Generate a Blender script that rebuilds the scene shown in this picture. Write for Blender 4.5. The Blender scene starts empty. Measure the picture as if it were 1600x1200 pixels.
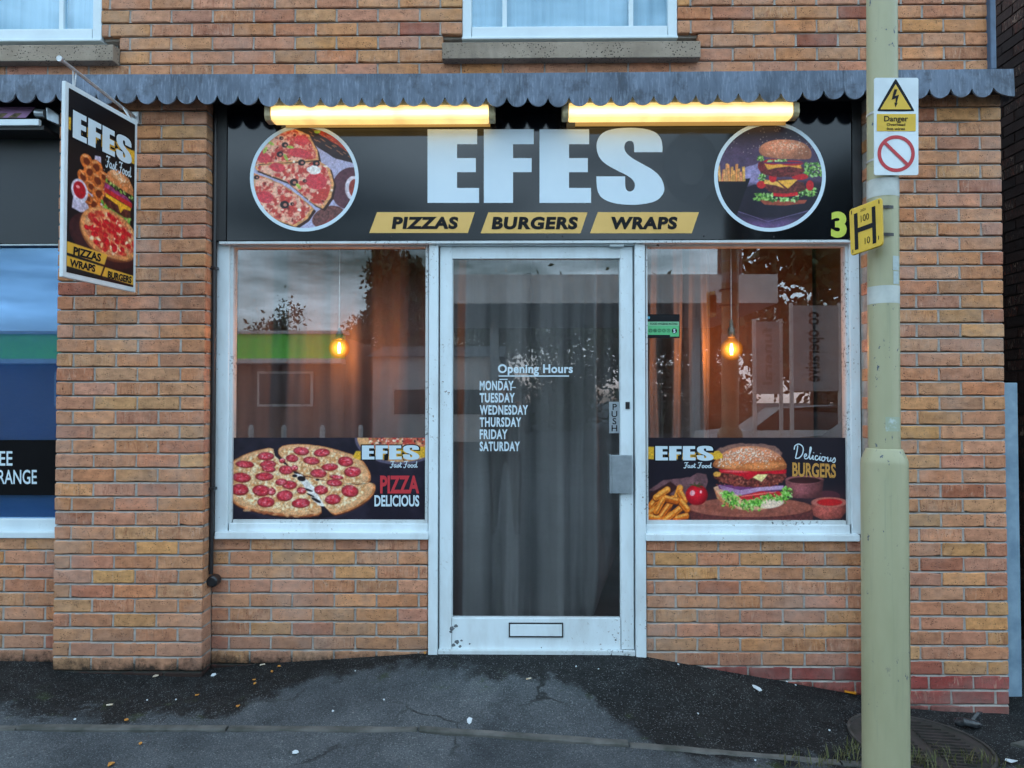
import bpy, bmesh, math, random
import numpy as np
from mathutils import Vector, Matrix

S = bpy.context.scene
COL = S.collection
R = math.radians

# ------------------------------------------------------------------ camera
CAMZ, DIST = 1.348, 3.79
F = 1110.0                       # focal length in pixels of the 1600 px wide photograph
PITCH, YAW = -0.0215, 0.012
cam = bpy.data.cameras.new('camera'); cam_o = bpy.data.objects.new('camera', cam); COL.objects.link(cam_o)
cam.sensor_width = 36.0; cam.lens = 36.0 * F / 1600.0
cam.clip_start = 0.05; cam.clip_end = 800
cam_o.location = (0, -DIST, CAMZ)
cam_o.rotation_euler = (math.pi / 2 - PITCH, 0, YAW)
S.camera = cam_o

# ------------------------------------------------------------------ world, sun, exposure
SUN_EL, SUN_ROT = R(5), R(300)
w = bpy.data.worlds.new('World'); S.world = w; w.use_nodes = True
nt = w.node_tree; nt.nodes.clear()
def wn(t, **k):
    n = nt.nodes.new(t)
    for a, b in k.items(): setattr(n, a, b)
    return n
out = wn('ShaderNodeOutputWorld'); bg = wn('ShaderNodeBackground')
sky = wn('ShaderNodeTexSky'); sky.sky_type = 'NISHITA'; sky.sun_disc = False
sky.sun_elevation = SUN_EL; sky.sun_rotation = SUN_ROT; sky.altitude = 50; sky.air_density = 1.2; sky.dust_density = 1.5; sky.ozone_density = 2.5
tc = wn('ShaderNodeTexCoord'); mp = wn('ShaderNodeMapping'); mp.inputs['Scale'].default_value = (1.6, 1.6, 7.0)
nz = wn('ShaderNodeTexNoise'); nz.inputs['Scale'].default_value = 1.7; nz.inputs['Detail'].default_value = 4.5; nz.inputs['Roughness'].default_value = .62
rp = wn('ShaderNodeValToRGB'); rp.color_ramp.elements[0].position = .34; rp.color_ramp.elements[1].position = .66
cr = wn('ShaderNodeValToRGB')
cr.color_ramp.elements[0].position = .3; cr.color_ramp.elements[0].color = (5.4, 7.3, 9.2, 1)
cr.color_ramp.elements[1].position = .7; cr.color_ramp.elements[1].color = (9.0, 11.8, 14.2, 1)
sep = wn('ShaderNodeSeparateXYZ')
hz = wn('ShaderNodeMapRange'); hz.inputs['From Min'].default_value = .0; hz.inputs['From Max'].default_value = .10
mixh = wn('ShaderNodeMix', data_type='RGBA'); mixh.inputs[6].default_value = (9.6, 8.8, 9.0, 1)
mixc = wn('ShaderNodeMix', data_type='RGBA')
L = nt.links.new
L(tc.outputs['Generated'], mp.inputs['Vector']); L(mp.outputs[0], nz.inputs['Vector'])
L(nz.outputs['Fac'], rp.inputs[0]); L(nz.outputs['Fac'], cr.inputs[0])
L(tc.outputs['Generated'], sep.inputs[0]); L(sep.outputs['Z'], hz.inputs['Value'])
L(hz.outputs[0], mixh.inputs[0]); L(cr.outputs[0], mixh.inputs[7])
L(rp.outputs[0], mixc.inputs[0]); L(sky.outputs[0], mixc.inputs[6]); L(mixh.outputs[2], mixc.inputs[7])
L(mixc.outputs[2], bg.inputs['Color']); bg.inputs['Strength'].default_value = .15
L(bg.outputs[0], out.inputs[0])

sun = bpy.data.lights.new('sun', 'SUN'); sun.energy = .5; sun.angle = R(40); sun.color = (1, .93, .86)
sun_o = bpy.data.objects.new('sun', sun); COL.objects.link(sun_o)
_a = SUN_ROT
sd = Vector((math.sin(_a) * math.cos(SUN_EL), math.cos(_a) * math.cos(SUN_EL), math.sin(SUN_EL)))
sun_o.rotation_euler = sd.to_track_quat('Z', 'Y').to_euler(); sun_o.location = (0, -10, 12)

S.view_settings.view_transform = 'Standard'; S.view_settings.look = 'None'
S.view_settings.gamma = 1; S.view_settings.use_curve_mapping = False
S.view_settings.exposure = 1.18
S.render.engine = 'CYCLES'
S.cycles.max_bounces = 6; S.cycles.diffuse_bounces = 3; S.cycles.glossy_bounces = 4; S.cycles.use_adaptive_sampling = True; S.cycles.adaptive_threshold = .03; S.cycles.transparent_max_bounces = 12

# ------------------------------------------------------------------ helpers
def at(px, py, Y=0.0):
    """the point of the plane y = Y seen at a pixel of the 1600 x 1200 photograph"""
    d = cam_o.rotation_euler.to_matrix() @ Vector(((px - 800) / F, -(py - 600) / F, -1))
    t = (Y + DIST) / d.y
    return Vector((0, -DIST, CAMZ)) + d * t
def ax(px, Y=0.0, py=600): return at(px, py, Y).x
def az(py, Y=0.0, px=800): return at(px, py, Y).z

def srgb(r, g=None, b=None):
    if g is None: r, g, b = r
    f = lambda c: (c / 255 / 12.92) if c / 255 <= .04045 else ((c / 255 + .055) / 1.055) ** 2.4
    return (f(r), f(g), f(b), 1)

class NG:
    """a small node-tree writer"""
    def __init__(s, name):
        s.m = bpy.data.materials.new(name); s.m.use_nodes = True; s.t = s.m.node_tree
        s.b = s.t.nodes['Principled BSDF']; s.o = s.t.nodes['Material Output']
    def n(s, t, **k):
        x = s.t.nodes.new(t)
        for a, b in k.items(): setattr(x, a, b)
        return x
    def l(s, a, b): s.t.links.new(a, b)
    def pos(s, scale=(1, 1, 1), rot=(0, 0, 0)):
        g = s.n('ShaderNodeNewGeometry'); m = s.n('ShaderNodeMapping')
        m.inputs['Scale'].default_value = scale; m.inputs['Rotation'].default_value = rot
        s.l(g.outputs['Position'], m.inputs['Vector']); return m.outputs[0]
    def noise(s, vec, scale, detail=4, rough=.55, dist=0):
        x = s.n('ShaderNodeTexNoise'); x.inputs['Scale'].default_value = scale; x.inputs['Detail'].default_value = detail
        x.inputs['Roughness'].default_value = rough; x.inputs['Distortion'].default_value = dist
        s.l(vec, x.inputs['Vector']); return x.outputs['Fac']
    def voro(s, vec, scale, feature='F1'):
        x = s.n('ShaderNodeTexVoronoi'); x.feature = feature; x.inputs['Scale'].default_value = scale
        s.l(vec, x.inputs['Vector']); return x
    def ramp(s, fac, a, b, ca=(0, 0, 0, 1), cb=(1, 1, 1, 1)):
        x = s.n('ShaderNodeValToRGB'); e = x.color_ramp.elements
        if a > b: a, b, ca, cb = b, a, cb, ca
        if a < 0 or b > 1:
            mr = s.n('ShaderNodeMapRange'); mr.inputs['From Min'].default_value = a; mr.inputs['From Max'].default_value = b
            s.l(fac, mr.inputs['Value']); fac = mr.outputs[0]; a, b = 0.0, 1.0
        e[0].position, e[0].color, e[1].position, e[1].color = a, ca, b, cb
        s.l(fac, x.inputs[0]); return x.outputs[0]
    def mix(s, fac, a, b, mode='MIX'):
        x = s.n('ShaderNodeMix', data_type='RGBA', blend_type=mode)
        for sock, v in ((0, fac), (6, a), (7, b)):
            if isinstance(v, (int, float, tuple)): x.inputs[sock].default_value = v
            else: s.l(v, x.inputs[sock])
        return x.outputs[2]
    def math(s, op, a, b=None, c=None, clamp=False):
        x = s.n('ShaderNodeMath', operation=op); x.use_clamp = clamp
        for i, v in enumerate((a, b, c)):
            if v is None: continue
            if isinstance(v, (int, float)): x.inputs[i].default_value = v
            else: s.l(v, x.inputs[i])
        return x.outputs[0]
    def bump(s, h, strength=.3, dist=.002):
        x = s.n('ShaderNodeBump'); x.inputs['Strength'].default_value = strength; x.inputs['Distance'].default_value = dist
        s.l(h, x.inputs['Height']); s.l(x.outputs[0], s.b.inputs['Normal'])
    def set(s, col=None, rough=None, metal=None, spec=None, coat=None):
        for k, v in (('Base Color', col), ('Roughness', rough), ('Metallic', metal), ('Specular IOR Level', spec), ('Coat Weight', coat)):
            if v is None: continue
            if isinstance(v, (int, float, tuple)): s.b.inputs[k].default_value = v
            else: s.l(v, s.b.inputs[k])
        return s.m

def pm(name, col, col2=None, scale=12, rough=.5, metal=0, spec=.5, bump=0, bscale=80, stretch=(1, 1, 1), lo=.35, hi=.65, rvar=.08, coat=None):
    """two-tone noisy paint, plastic, cloth or metal"""
    g = NG(name)
    if col2 is None: col2 = tuple(c * .82 for c in col[:3]) + (1,)
    p = g.pos(stretch)
    f = g.noise(p, scale, 6, .6)
    g.set(g.mix(g.ramp(f, lo, hi), col, col2), None, metal, spec, coat)
    g.l(g.math('MULTIPLY_ADD', f, rvar * 2, rough - rvar), g.b.inputs['Roughness'])
    if bump: g.bump(g.noise(p, bscale, 5), bump, .003)
    return g.m

MAP = {}
def wloc(o): return MAP.get(o.name, Vector((0, 0, 0))) if o else Vector((0, 0, 0))
def tag(o, label=None, cat=None, group=None, kind=None):
    if label: o['label'] = label
    if cat: o['category'] = cat
    if group: o['group'] = group
    if kind: o['kind'] = kind
    return o
def thing(name, loc, label, cat, group=None):
    o = bpy.data.objects.new(name, None); COL.objects.link(o); o.location = loc; o.empty_display_size = .1
    MAP[o.name] = Vector(loc); return tag(o, label, cat, group)

class MB:
    def __init__(s): s.v = []; s.f = []; s.m = []; s.fc = None
    def add(s, vs, fs, mi=0):
        k = len(s.v); s.v += [tuple(v) for v in vs]
        for f in fs: s.f.append(tuple(i + k for i in f)); s.m.append(mi)
        return s
    def box(s, x0, x1, y0, y1, z0, z1, mi=0):
        if x0 > x1: x0, x1 = x1, x0
        if y0 > y1: y0, y1 = y1, y0
        if z0 > z1: z0, z1 = z1, z0
        return s.add([(x0, y0, z0), (x1, y0, z0), (x1, y1, z0), (x0, y1, z0), (x0, y0, z1), (x1, y0, z1), (x1, y1, z1), (x0, y1, z1)],
                     [(0, 1, 5, 4), (1, 2, 6, 5), (2, 3, 7, 6), (3, 0, 4, 7), (4, 5, 6, 7), (3, 2, 1, 0)], mi)
    def pbox(s, px0, px1, py0, py1, y0, y1, mi=0):
        """box whose front face covers a pixel rectangle on the plane y = y0"""
        a = at((px0 + px1) / 2, py0, y0); b = at((px0 + px1) / 2, py1, y0)
        my = (py0 + py1) / 2
        return s.box(at(px0, my, y0).x, at(px1, my, y0).x, y0, y1, b.z, a.z, mi)
    def quad(s, a, b, c, d, mi=0): return s.add([a, b, c, d], [(0, 1, 2, 3)], mi)
    def prism(s, pts, dv, mi=0):
        """polygon extruded along dv"""
        n = len(pts); dv = Vector(dv)
        vs = [Vector(p) for p in pts] + [Vector(p) + dv for p in pts]
        fs = [tuple(range(n)), tuple(range(2 * n - 1, n - 1, -1))] + [((i + 1) % n, i, i + n, (i + 1) % n + n) for i in range(n)]
        return s.add(vs, fs, mi)
    def tube(s, pts, r, n=10, mi=0, cap=True):
        pts = [Vector(p) for p in pts]; rr = r if isinstance(r, (list, tuple)) else [r] * len(pts)
        vs = []; up = None
        for i, p in enumerate(pts):
            t = (pts[min(i + 1, len(pts) - 1)] - pts[max(i - 1, 0)]).normalized()
            if up is None: up = Vector((0, 0, 1)) if abs(t.z) < .9 else Vector((0, 1, 0))
            u = t.cross(up).normalized(); v = u.cross(t).normalized(); up = v
            for k in range(n):
                a = 2 * math.pi * k / n
                vs.append(p + (u * math.cos(a) + v * math.sin(a)) * rr[i])
        fs = [(i * n + k, i * n + (k + 1) % n, (i + 1) * n + (k + 1) % n, (i + 1) * n + k) for i in range(len(pts) - 1) for k in range(n)]
        if cap: fs += [tuple(range(n - 1, -1, -1)), tuple(range((len(pts) - 1) * n, len(pts) * n))]
        return s.add(vs, fs, mi)
    def lathe(s, prof, c, n=24, mi=0):
        """profile [(r, z)] round a vertical axis through c"""
        vs = [(c[0] + r * math.cos(2 * math.pi * k / n), c[1] + r * math.sin(2 * math.pi * k / n), c[2] + z) for r, z in prof for k in range(n)]
        fs = [(i * n + k, i * n + (k + 1) % n, (i + 1) * n + (k + 1) % n, (i + 1) * n + k) for i in range(len(prof) - 1) for k in range(n)]
        return s.add(vs, fs, mi)
    def build(s, name, mats, parent=None, smooth=False, bevel=0, origin=None, cols=None, pcol=None, auto=None):
        o_ = wloc(parent) if parent else Vector(origin or (0, 0, 0))
        me = bpy.data.meshes.new(name)
        me.from_pydata([(v[0] - o_.x, v[1] - o_.y, v[2] - o_.z) for v in s.v], [], s.f)
        if not isinstance(mats, (list, tuple)): mats = [mats]
        for m in mats: me.materials.append(m)
        me.polygons.foreach_set('material_index', s.m)
        if cols is not None:
            a = me.attributes.new('bcol', 'FLOAT_COLOR', 'FACE'); a.data.foreach_set('color', np.asarray(cols, dtype=np.float32).ravel())
        if pcol is not None:
            a = me.attributes.new('art', 'FLOAT_COLOR', 'POINT'); a.data.foreach_set('color', np.asarray(pcol, dtype=np.float32).ravel())
        if bevel:
            bm = bmesh.new(); bm.from_mesh(me); bmesh.ops.recalc_face_normals(bm, faces=bm.faces)
            es = [e for e in bm.edges if len(e.link_faces) == 2 and e.calc_face_angle(0) > .6]
            bmesh.ops.bevel(bm, geom=es, offset=bevel, segments=2, profile=.5, affect='EDGES', clamp_overlap=True)
            bm.to_mesh(me); bm.free()
        if smooth: me.polygons.foreach_set('use_smooth', [True] * len(me.polygons))
        if smooth and auto: me.set_sharp_from_angle(angle=R(auto))
        me.update()
        ob = bpy.data.objects.new(name, me); COL.objects.link(ob)
        if parent: ob.parent = parent; MAP[ob.name] = wloc(parent)
        else: ob.location = o_; MAP[ob.name] = o_
        return ob

# ------------------------------------------------------------------ picture painter (flat printed pictures, as colour per mesh point)
class Art:
    def __init__(s, x0, y0, x1, y1, k, bg, seed=1):
        s.x0, s.y0, s.x1, s.y1, s.k = x0, y0, x1, y1, k
        s.w = int((x1 - x0) * k) + 1; s.h = int((y1 - y0) * k) + 1
        s.X, s.Y = np.meshgrid(np.linspace(x0, x1, s.w), np.linspace(y0, y1, s.h))
        s.c = np.zeros((s.h, s.w, 3)) + np.array(bg, float); s.rs = np.random.RandomState(seed)
        s.px = (x1 - x0) / (s.w - 1)
    ga, gc = .15, 2.6
    def ns(s, cell, oct=2):
        o = np.zeros((s.h, s.w)); tot = 0
        for q in range(oct):
            c = cell / 2 ** q; gw = int((s.x1 - s.x0) / c) + 3; gh = int((s.y1 - s.y0) / c) + 3
            g = s.rs.rand(gh, gw); u = (s.X - s.x0) / c; v = (s.Y - s.y0) / c
            iu = u.astype(int); iv = v.astype(int); fu = u - iu; fv = v - iv
            fu = fu * fu * (3 - 2 * fu); fv = fv * fv * (3 - 2 * fv)
            a = g[iv, iu] * (1 - fu) + g[iv, iu + 1] * fu; b = g[iv + 1, iu] * (1 - fu) + g[iv + 1, iu + 1] * fu
            o += (a * (1 - fv) + b * fv) * .5 ** q; tot += .5 ** q
        return o / tot - .5
    def put(s, m, col, tex=None, col2=None):
        col = np.array(col, float)
        c = np.zeros_like(s.c) + col
        if tex:
            n = s.ns(tex[0], 3)[..., None]
            if col2 is not None:
                t = np.clip(n * tex[1] + .5, 0, 1); c = c * (1 - t) + np.array(col2, float) * t
            else: c = c * (1 + n * tex[1])
        m = m[..., None]; s.c[:] = s.c * (1 - m) + c * m
    def mell(s, cx, cy, rx, ry, rot=0, wob=0):
        a = math.radians(rot); dx, dy = s.X - cx, s.Y - cy
        u = (dx * math.cos(a) + dy * math.sin(a)) / rx; v = (-dx * math.sin(a) + dy * math.cos(a)) / ry
        d = np.sqrt(u * u + v * v) + 1e-9
        if wob: d = d + wob * s.ns(min(rx, ry) * .6, 2)
        return np.clip((1 - d) * min(rx, ry) / s.px + .5, 0, 1)
    def win(s, x0, x1, y0, y1):
        i0 = max(0, int((x0 - s.x0) / s.px) - 2); i1 = min(s.w, int((x1 - s.x0) / s.px) + 4); j0 = max(0, int((y0 - s.y0) / s.px) - 2); j1 = min(s.h, int((y1 - s.y0) / s.px) + 4)
        if i1 - i0 < 2 or j1 - j0 < 2: return None
        q = Art.__new__(Art); q.X, q.Y, q.c = s.X[j0:j1, i0:i1], s.Y[j0:j1, i0:i1], s.c[j0:j1, i0:i1]; q.h, q.w = q.X.shape
        q.x0, q.x1, q.y0, q.y1 = q.X[0, 0], q.X[0, -1], q.Y[0, 0], q.Y[-1, 0]; q.px, q.k, q.rs = s.px, s.k, s.rs; return q
    def ell(s, cx, cy, rx, ry, col, rot=0, wob=0, tex=None, col2=None, al=1):
        r = max(rx, ry) * (1 + wob) + s.px; s = s.win(cx - r, cx + r, cy - r, cy + r)
        if s is None: return
        s.put(s.mell(cx, cy, rx, ry, rot, wob) * al, col, tex, col2)
    def mpoly(s, pts, wob=0, wc=6):
        X, Y = s.X, s.Y
        if wob: X = X + wob * s.ns(wc, 2); Y = Y + wob * s.ns(wc, 2)
        acc = np.zeros((s.h, s.w))
        for ox, oy in ((-.25, -.25), (.25, -.25), (-.25, .25), (.25, .25)):
            xx, yy = X + ox * s.px, Y + oy * s.px; ins = np.zeros((s.h, s.w), bool); n = len(pts)
            for i in range(n):
                (ax_, ay), (bx, by) = pts[i], pts[(i + 1) % n]
                if ay == by: continue
                ins ^= ((ay > yy) != (by > yy)) & (xx < (bx - ax_) * (yy - ay) / (by - ay) + ax_)
            acc += ins
        return acc / 4
    def poly(s, pts, col, wob=0, tex=None, col2=None, al=1, wc=6):
        s = s.win(min(p[0] for p in pts) - wob, max(p[0] for p in pts) + wob, min(p[1] for p in pts) - wob, max(p[1] for p in pts) + wob)
        if s is None: return
        s.put(s.mpoly(pts, wob, wc) * al, col, tex, col2)
    def line(s, pts, wd, col, al=1):
        s = s.win(min(p[0] for p in pts) - wd, max(p[0] for p in pts) + wd, min(p[1] for p in pts) - wd, max(p[1] for p in pts) + wd)
        if s is None: return
        m = np.zeros((s.h, s.w))
        for (ax_, ay), (bx, by) in zip(pts, pts[1:]):
            dx, dy = bx - ax_, by - ay; L2 = dx * dx + dy * dy + 1e-9
            t = np.clip(((s.X - ax_) * dx + (s.Y - ay) * dy) / L2, 0, 1)
            d = np.hypot(s.X - ax_ - t * dx, s.Y - ay - t * dy)
            m = np.maximum(m, np.clip((wd / 2 - d) / s.px + .5, 0, 1))
        s.put(m * al, col)
    def shade(s, m, cx, cy, rx, ry, hi, lo, p=1.5):
        d = np.clip(np.hypot((s.X - cx) / rx, (s.Y - cy) / ry), 0, 1) ** p; f = (hi * (1 - d) + lo * d)[..., None]; m = m[..., None]
        s.c = np.clip(s.c * (1 - m) + s.c * f * m, 0, 255)
    def grain(s, a=.2, cell=3.2):
        p = np.pad(s.c, ((1, 1), (1, 1), (0, 0)), 'edge'); k = (1, 2, 1)
        s.c = sum(k[i] * k[j] * p[i:i + s.h, j:j + s.w] for i in range(3) for j in range(3)) / 16
        lum = s.c.mean(-1, keepdims=True) / 255; n = (s.ns(cell, 3) * 1.0 + s.ns(cell * .38, 2) * .9)[..., None]
        t = (s.ns(cell * 2.2, 2))[..., None]; s.c = np.clip(s.c * (1 + 2 * a * n * np.clip(lum * 2.2, .25, 1)) + t * np.array([10, -2, -8]) * np.clip(lum * 2, 0, 1), 0, 255)
    def mesh(s, M, name, parent, mat, keep=None):
        if name != 'back_picture': s.grain(s.ga, s.gc)
        c = np.clip(s.c, 0, 255) / 255; lin = np.where(c <= .04045, c / 12.92, ((c + .055) / 1.055) ** 2.4)
        mb = MB(); W_, H_ = s.w, s.h
        a, b, c_, d = (Vector(M(*q)) for q in ((s.x0, s.y0), (s.x1, s.y0), (s.x0, s.y1), (s.x1, s.y1)))
        U = np.linspace(0, 1, W_)[None, :, None]; V = np.linspace(0, 1, H_)[:, None, None]
        P = (np.array(a) * (1 - U) + np.array(b) * U) * (1 - V) + (np.array(c_) * (1 - U) + np.array(d) * U) * V
        idx = np.arange(W_ * H_).reshape(H_, W_)
        q = np.stack([idx[1:, :-1], idx[1:, 1:], idx[:-1, 1:], idx[:-1, :-1]], -1).reshape(-1, 4)
        if keep is not None:
            k = keep(s.X, s.Y); kk = (k[1:, :-1] & k[1:, 1:] & k[:-1, 1:] & k[:-1, :-1]).reshape(-1); q = q[kk]
        mb.v = [tuple(x) for x in P.reshape(-1, 3)]; mb.f = [tuple(x) for x in q.tolist()]; mb.m = [0] * len(mb.f)
        col = np.concatenate([lin.reshape(-1, 3), np.ones((W_ * H_, 1))], 1)
        return mb.build(name, mat, parent, pcol=col)

def art_mat(name, rough=.35, gain=1.0):
    g = NG(name); a = g.n('ShaderNodeAttribute'); a.attribute_name = 'art'
    f = g.noise(g.pos(), 30, 3)
    c = g.mix(1.0, a.outputs['Color'], (gain, gain, gain, 1), 'MULTIPLY')
    g.set(c, g.math('MULTIPLY_ADD', f, .1, rough - .05), 0, .3)
    return g.m

# ------------------------------------------------------------------ lettering
def glyph_mesh(body, offset=0.0, shear=0.0, align='LEFT', line=1.0, space=1.0):
    cu = bpy.data.curves.new('t', 'FONT'); cu.body = body; cu.offset = offset; cu.shear = shear; cu.align_x = align
    cu.space_line = line; cu.space_character = space; cu.resolution_u = 4; cu.fill_mode = 'FRONT'
    ob = bpy.data.objects.new('t', cu); COL.objects.link(ob)
    dg = bpy.context.evaluated_depsgraph_get(); dg.update()
    me = bpy.data.meshes.new_from_object(ob.evaluated_get(dg))
    vs = np.array([v.co[:2] for v in me.vertices]); fs = [tuple(p.vertices) for p in me.polygons]
    bpy.data.objects.remove(ob); bpy.data.meshes.remove(me); bpy.data.curves.remove(cu)
    return vs, fs
def shape_mesh(polys, offset=0.0):
    """filled flat outlines, thickened by offset (unit: that of the outlines)"""
    cu = bpy.data.curves.new('t', 'CURVE'); cu.dimensions = '2D'; cu.fill_mode = 'FRONT'; cu.offset = offset
    for pts in polys:
        A = sum(p[0] * q[1] - q[0] * p[1] for p, q in zip(pts, pts[1:] + pts[:1]))
        if A > 0: pts = pts[::-1]
        sp = cu.splines.new('POLY'); sp.points.add(len(pts) - 1); sp.use_cyclic_u = True
        for q, p in zip(sp.points, pts): q.co = (p[0], p[1], 0, 1)
    ob = bpy.data.objects.new('t', cu); COL.objects.link(ob)
    dg = bpy.context.evaluated_depsgraph_get(); dg.update()
    me = bpy.data.meshes.new_from_object(ob.evaluated_get(dg))
    vs = np.array([v.co[:2] for v in me.vertices]); fs = [tuple(p.vertices) for p in me.polygons]
    bpy.data.objects.remove(ob); bpy.data.meshes.remove(me); bpy.data.curves.remove(cu)
    return vs, fs
def put_flat(name, vs, fs, box, M, mat, parent, bbox=None, bake=None):
    """fit a flat outline mesh (y up) into the box (u0, v0, u1, v1) of the surface M (v down)"""
    lo, hi = (vs.min(0), vs.max(0)) if bbox is None else (np.array(bbox[0]), np.array(bbox[1]))
    u0, v0, u1, v1 = box; mb = bake or MB()
    P = []
    for x, y in vs:
        P.append(M(u0 + (x - lo[0]) / (hi[0] - lo[0]) * (u1 - u0), v1 - (y - lo[1]) / (hi[1] - lo[1]) * (v1 - v0)))
    mb.add(P, fs)
    return mb if bake else mb.build(name, mat, parent)
def text(name, body, box, M, mat, parent, bold=0.0, shear=0.0, align='LEFT', line=1.0, space=1.0):
    vs, fs = glyph_mesh(body, bold, shear, align, line, space)
    return put_flat(name, vs, fs, box, M, mat, parent)

def chaikin(pts, corners=(), it=2):
    cs = {tuple(pts[i]) for i in corners}
    for _ in range(it):
        q = []; n = len(pts)
        for i in range(n):
            a, b = pts[i], pts[(i + 1) % n]
            if tuple(a) in cs: q.append(a)
            else: q.append((a[0] * .75 + b[0] * .25, a[1] * .75 + b[1] * .25))
            if tuple(b) not in cs: q.append((a[0] * .25 + b[0] * .75, a[1] * .25 + b[1] * .75))
        pts = q
    return pts
# the shop's heavy capitals, in the units of a 1120 x 360 drawing, y up
def _up(p): return [(x, 957 - y) for x, y in p]
EF_E = lambda o: _up([(o, 605), (o + 232, 605), (o + 232, 675), (o + 138, 675), (o + 138, 740), (o + 226, 740), (o + 226, 806), (o + 138, 806), (o + 138, 880), (o + 241, 880), (o + 241, 950), (o, 950)])
EF_F = lambda o: _up([(o, 605), (o + 236, 605), (o + 236, 675), (o + 138, 675), (o + 138, 740), (o + 226, 740), (o + 226, 806), (o + 138, 806), (o + 138, 950), (o, 950)])
_s = [(1183, 713), (1052, 713), (1052, 685), (1048, 665), (1030, 658), (1010, 668), (1005, 692), (1012, 714), (1040, 740), (1085, 765), (1140, 795), (1178, 832), (1193, 875), (1190, 905), (1160, 940), (1100, 956), (1030, 960), (960, 953), (905, 932), (882, 900), (877, 860), (877, 826), (1010, 826), (1010, 870), (1015, 890), (1032, 899), (1050, 890), (1057, 868), (1050, 846), (1025, 824), (975, 800), (920, 770), (890, 740), (876, 700), (880, 655), (903, 622), (950, 604), (1030, 597), (1105, 603), (1155, 620), (1179, 652), (1184, 690)]
EF_S = _up(chaikin(_s, (0, 1, 21, 22)))
EFES = [EF_E(86), EF_F(349), EF_E(609), EF_S]
EF_BB = ((86, -3), (1193, 360))
def logo(parent, box, M, M2, fill, edge, off=22):
    """the four capitals with a dark outline behind them"""
    if edge is not None:
        vs, fs = shape_mesh(EFES, off); put_flat('letter_outline', vs, fs, box, M, edge, parent, EF_BB)
    vs, fs = shape_mesh(EFES, 0); put_flat('lettering', vs, fs, box, M2, fill, parent, EF_BB)

def ribbon(strokes, wd):
    """pen strokes (y up) to flat ribbons"""
    vs, fs = [], []
    for st in strokes:
        p = [st[0]] + st + [st[-1]]; q = []
        for i in range(1, len(p) - 2):
            for t in np.linspace(0, 1, 5, endpoint=False):
                c = [.5 * ((2 * p[i][k]) + (-p[i - 1][k] + p[i + 1][k]) * t + (2 * p[i - 1][k] - 5 * p[i][k] + 4 * p[i + 1][k] - p[i + 2][k]) * t * t + (-p[i - 1][k] + 3 * p[i][k] - 3 * p[i + 1][k] + p[i + 2][k]) * t ** 3) for k in (0, 1)]
                q.append(c)
        q.append(list(st[-1])); b = len(vs)
        for i, c in enumerate(q):
            a = q[max(i - 1, 0)]; d = q[min(i + 1, len(q) - 1)]
            tx, ty = d[0] - a[0], d[1] - a[1]; n = math.hypot(tx, ty) + 1e-9
            vs += [(c[0] - ty / n * wd / 2, c[1] + tx / n * wd / 2), (c[0] + ty / n * wd / 2, c[1] - tx / n * wd / 2)]
        fs += [(b + 2 * i, b + 2 * i + 1, b + 2 * i + 3, b + 2 * i + 2) for i in range(len(q) - 1)]
    return np.array(vs), fs
def _F(o): return [[(o + .1, 1.75), (o + .35, 2.0), (o + .8, 1.9), (o + 1.3, 2.05)], [(o + .9, 1.9), (o + .7, 1.0), (o + .45, .1), (o + .1, -.1), (o - .05, .25)], [(o + .3, .95), (o + .7, 1.05), (o + 1.05, 1.1)]]
def _a(o): return [[(o + .7, .8), (o + .35, .95), (o + .05, .5), (o + .2, .05), (o + .55, .3), (o + .72, .9), (o + .65, .2), (o + .9, .1), (o + 1.1, .4)]]
def _o(o): return [[(o + .5, .95), (o + .15, .75), (o + .1, .2), (o + .4, 0), (o + .7, .35), (o + .6, .85), (o + .4, .85), (o + .7, .7), (o + 1., .75)]]
def _st(o): return [[(o, .3), (o + .4, 1.0), (o + .55, .4), (o + .3, .02), (o + .1, .15)], [(o + .5, .1), (o + .8, .5), (o + 1.15, 1.7), (o + 1.0, .4), (o + 1.2, .05), (o + 1.45, .3)], [(o + .8, 1.15), (o + 1.5, 1.25)]]
def _d(o): return [[(o + .7, .8), (o + .35, .95), (o + .05, .5), (o + .2, .05), (o + .55, .3), (o + .95, 2.0), (o + .75, .4), (o + .9, .05), (o + 1.2, .3)]]
FAST_FOOD = _F(0) + _a(1.1) + _st(2.1) + _F(4.2) + _o(5.4) + _o(6.35) + _d(7.3)
DELICIOUS = [[(.7, 2.6), (.55, 1.4), (.25, .1)], [(.0, 1.7), (.2, 2.5), (1.0, 2.9), (1.75, 2.3), (1.6, 1.0), (.9, .15), (.2, .05)],
             [(1.9, .5), (2.4, .8), (2.3, 1.15), (2.0, .8), (2.1, .2), (2.6, .3), (3.0, 1.0), (3.35, 2.3), (3.15, 2.5), (3.0, 1.0), (3.1, .2), (3.45, .5), (3.7, 1.0), (3.65, .3), (3.95, .3)],
             [(4.65, .95), (4.3, 1.0), (4.1, .5), (4.35, .15), (4.8, .5), (5.05, 1.0), (5.0, .3), (5.3, .3)], [(3.8, 1.5), (3.85, 1.6)], [(5.15, 1.5), (5.2, 1.6)],
             [(5.9, .95), (5.5, .9), (5.4, .3), (5.75, .15), (6.05, .6), (5.9, .95), (6.4, .8), (6.6, 1.0), (6.55, .35), (6.8, .2), (7.1, .6), (7.2, 1.0), (7.15, .3), (7.5, .5), (7.9, 1.05), (8.05, .5), (7.8, .1), (7.5, .2)]]

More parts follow.
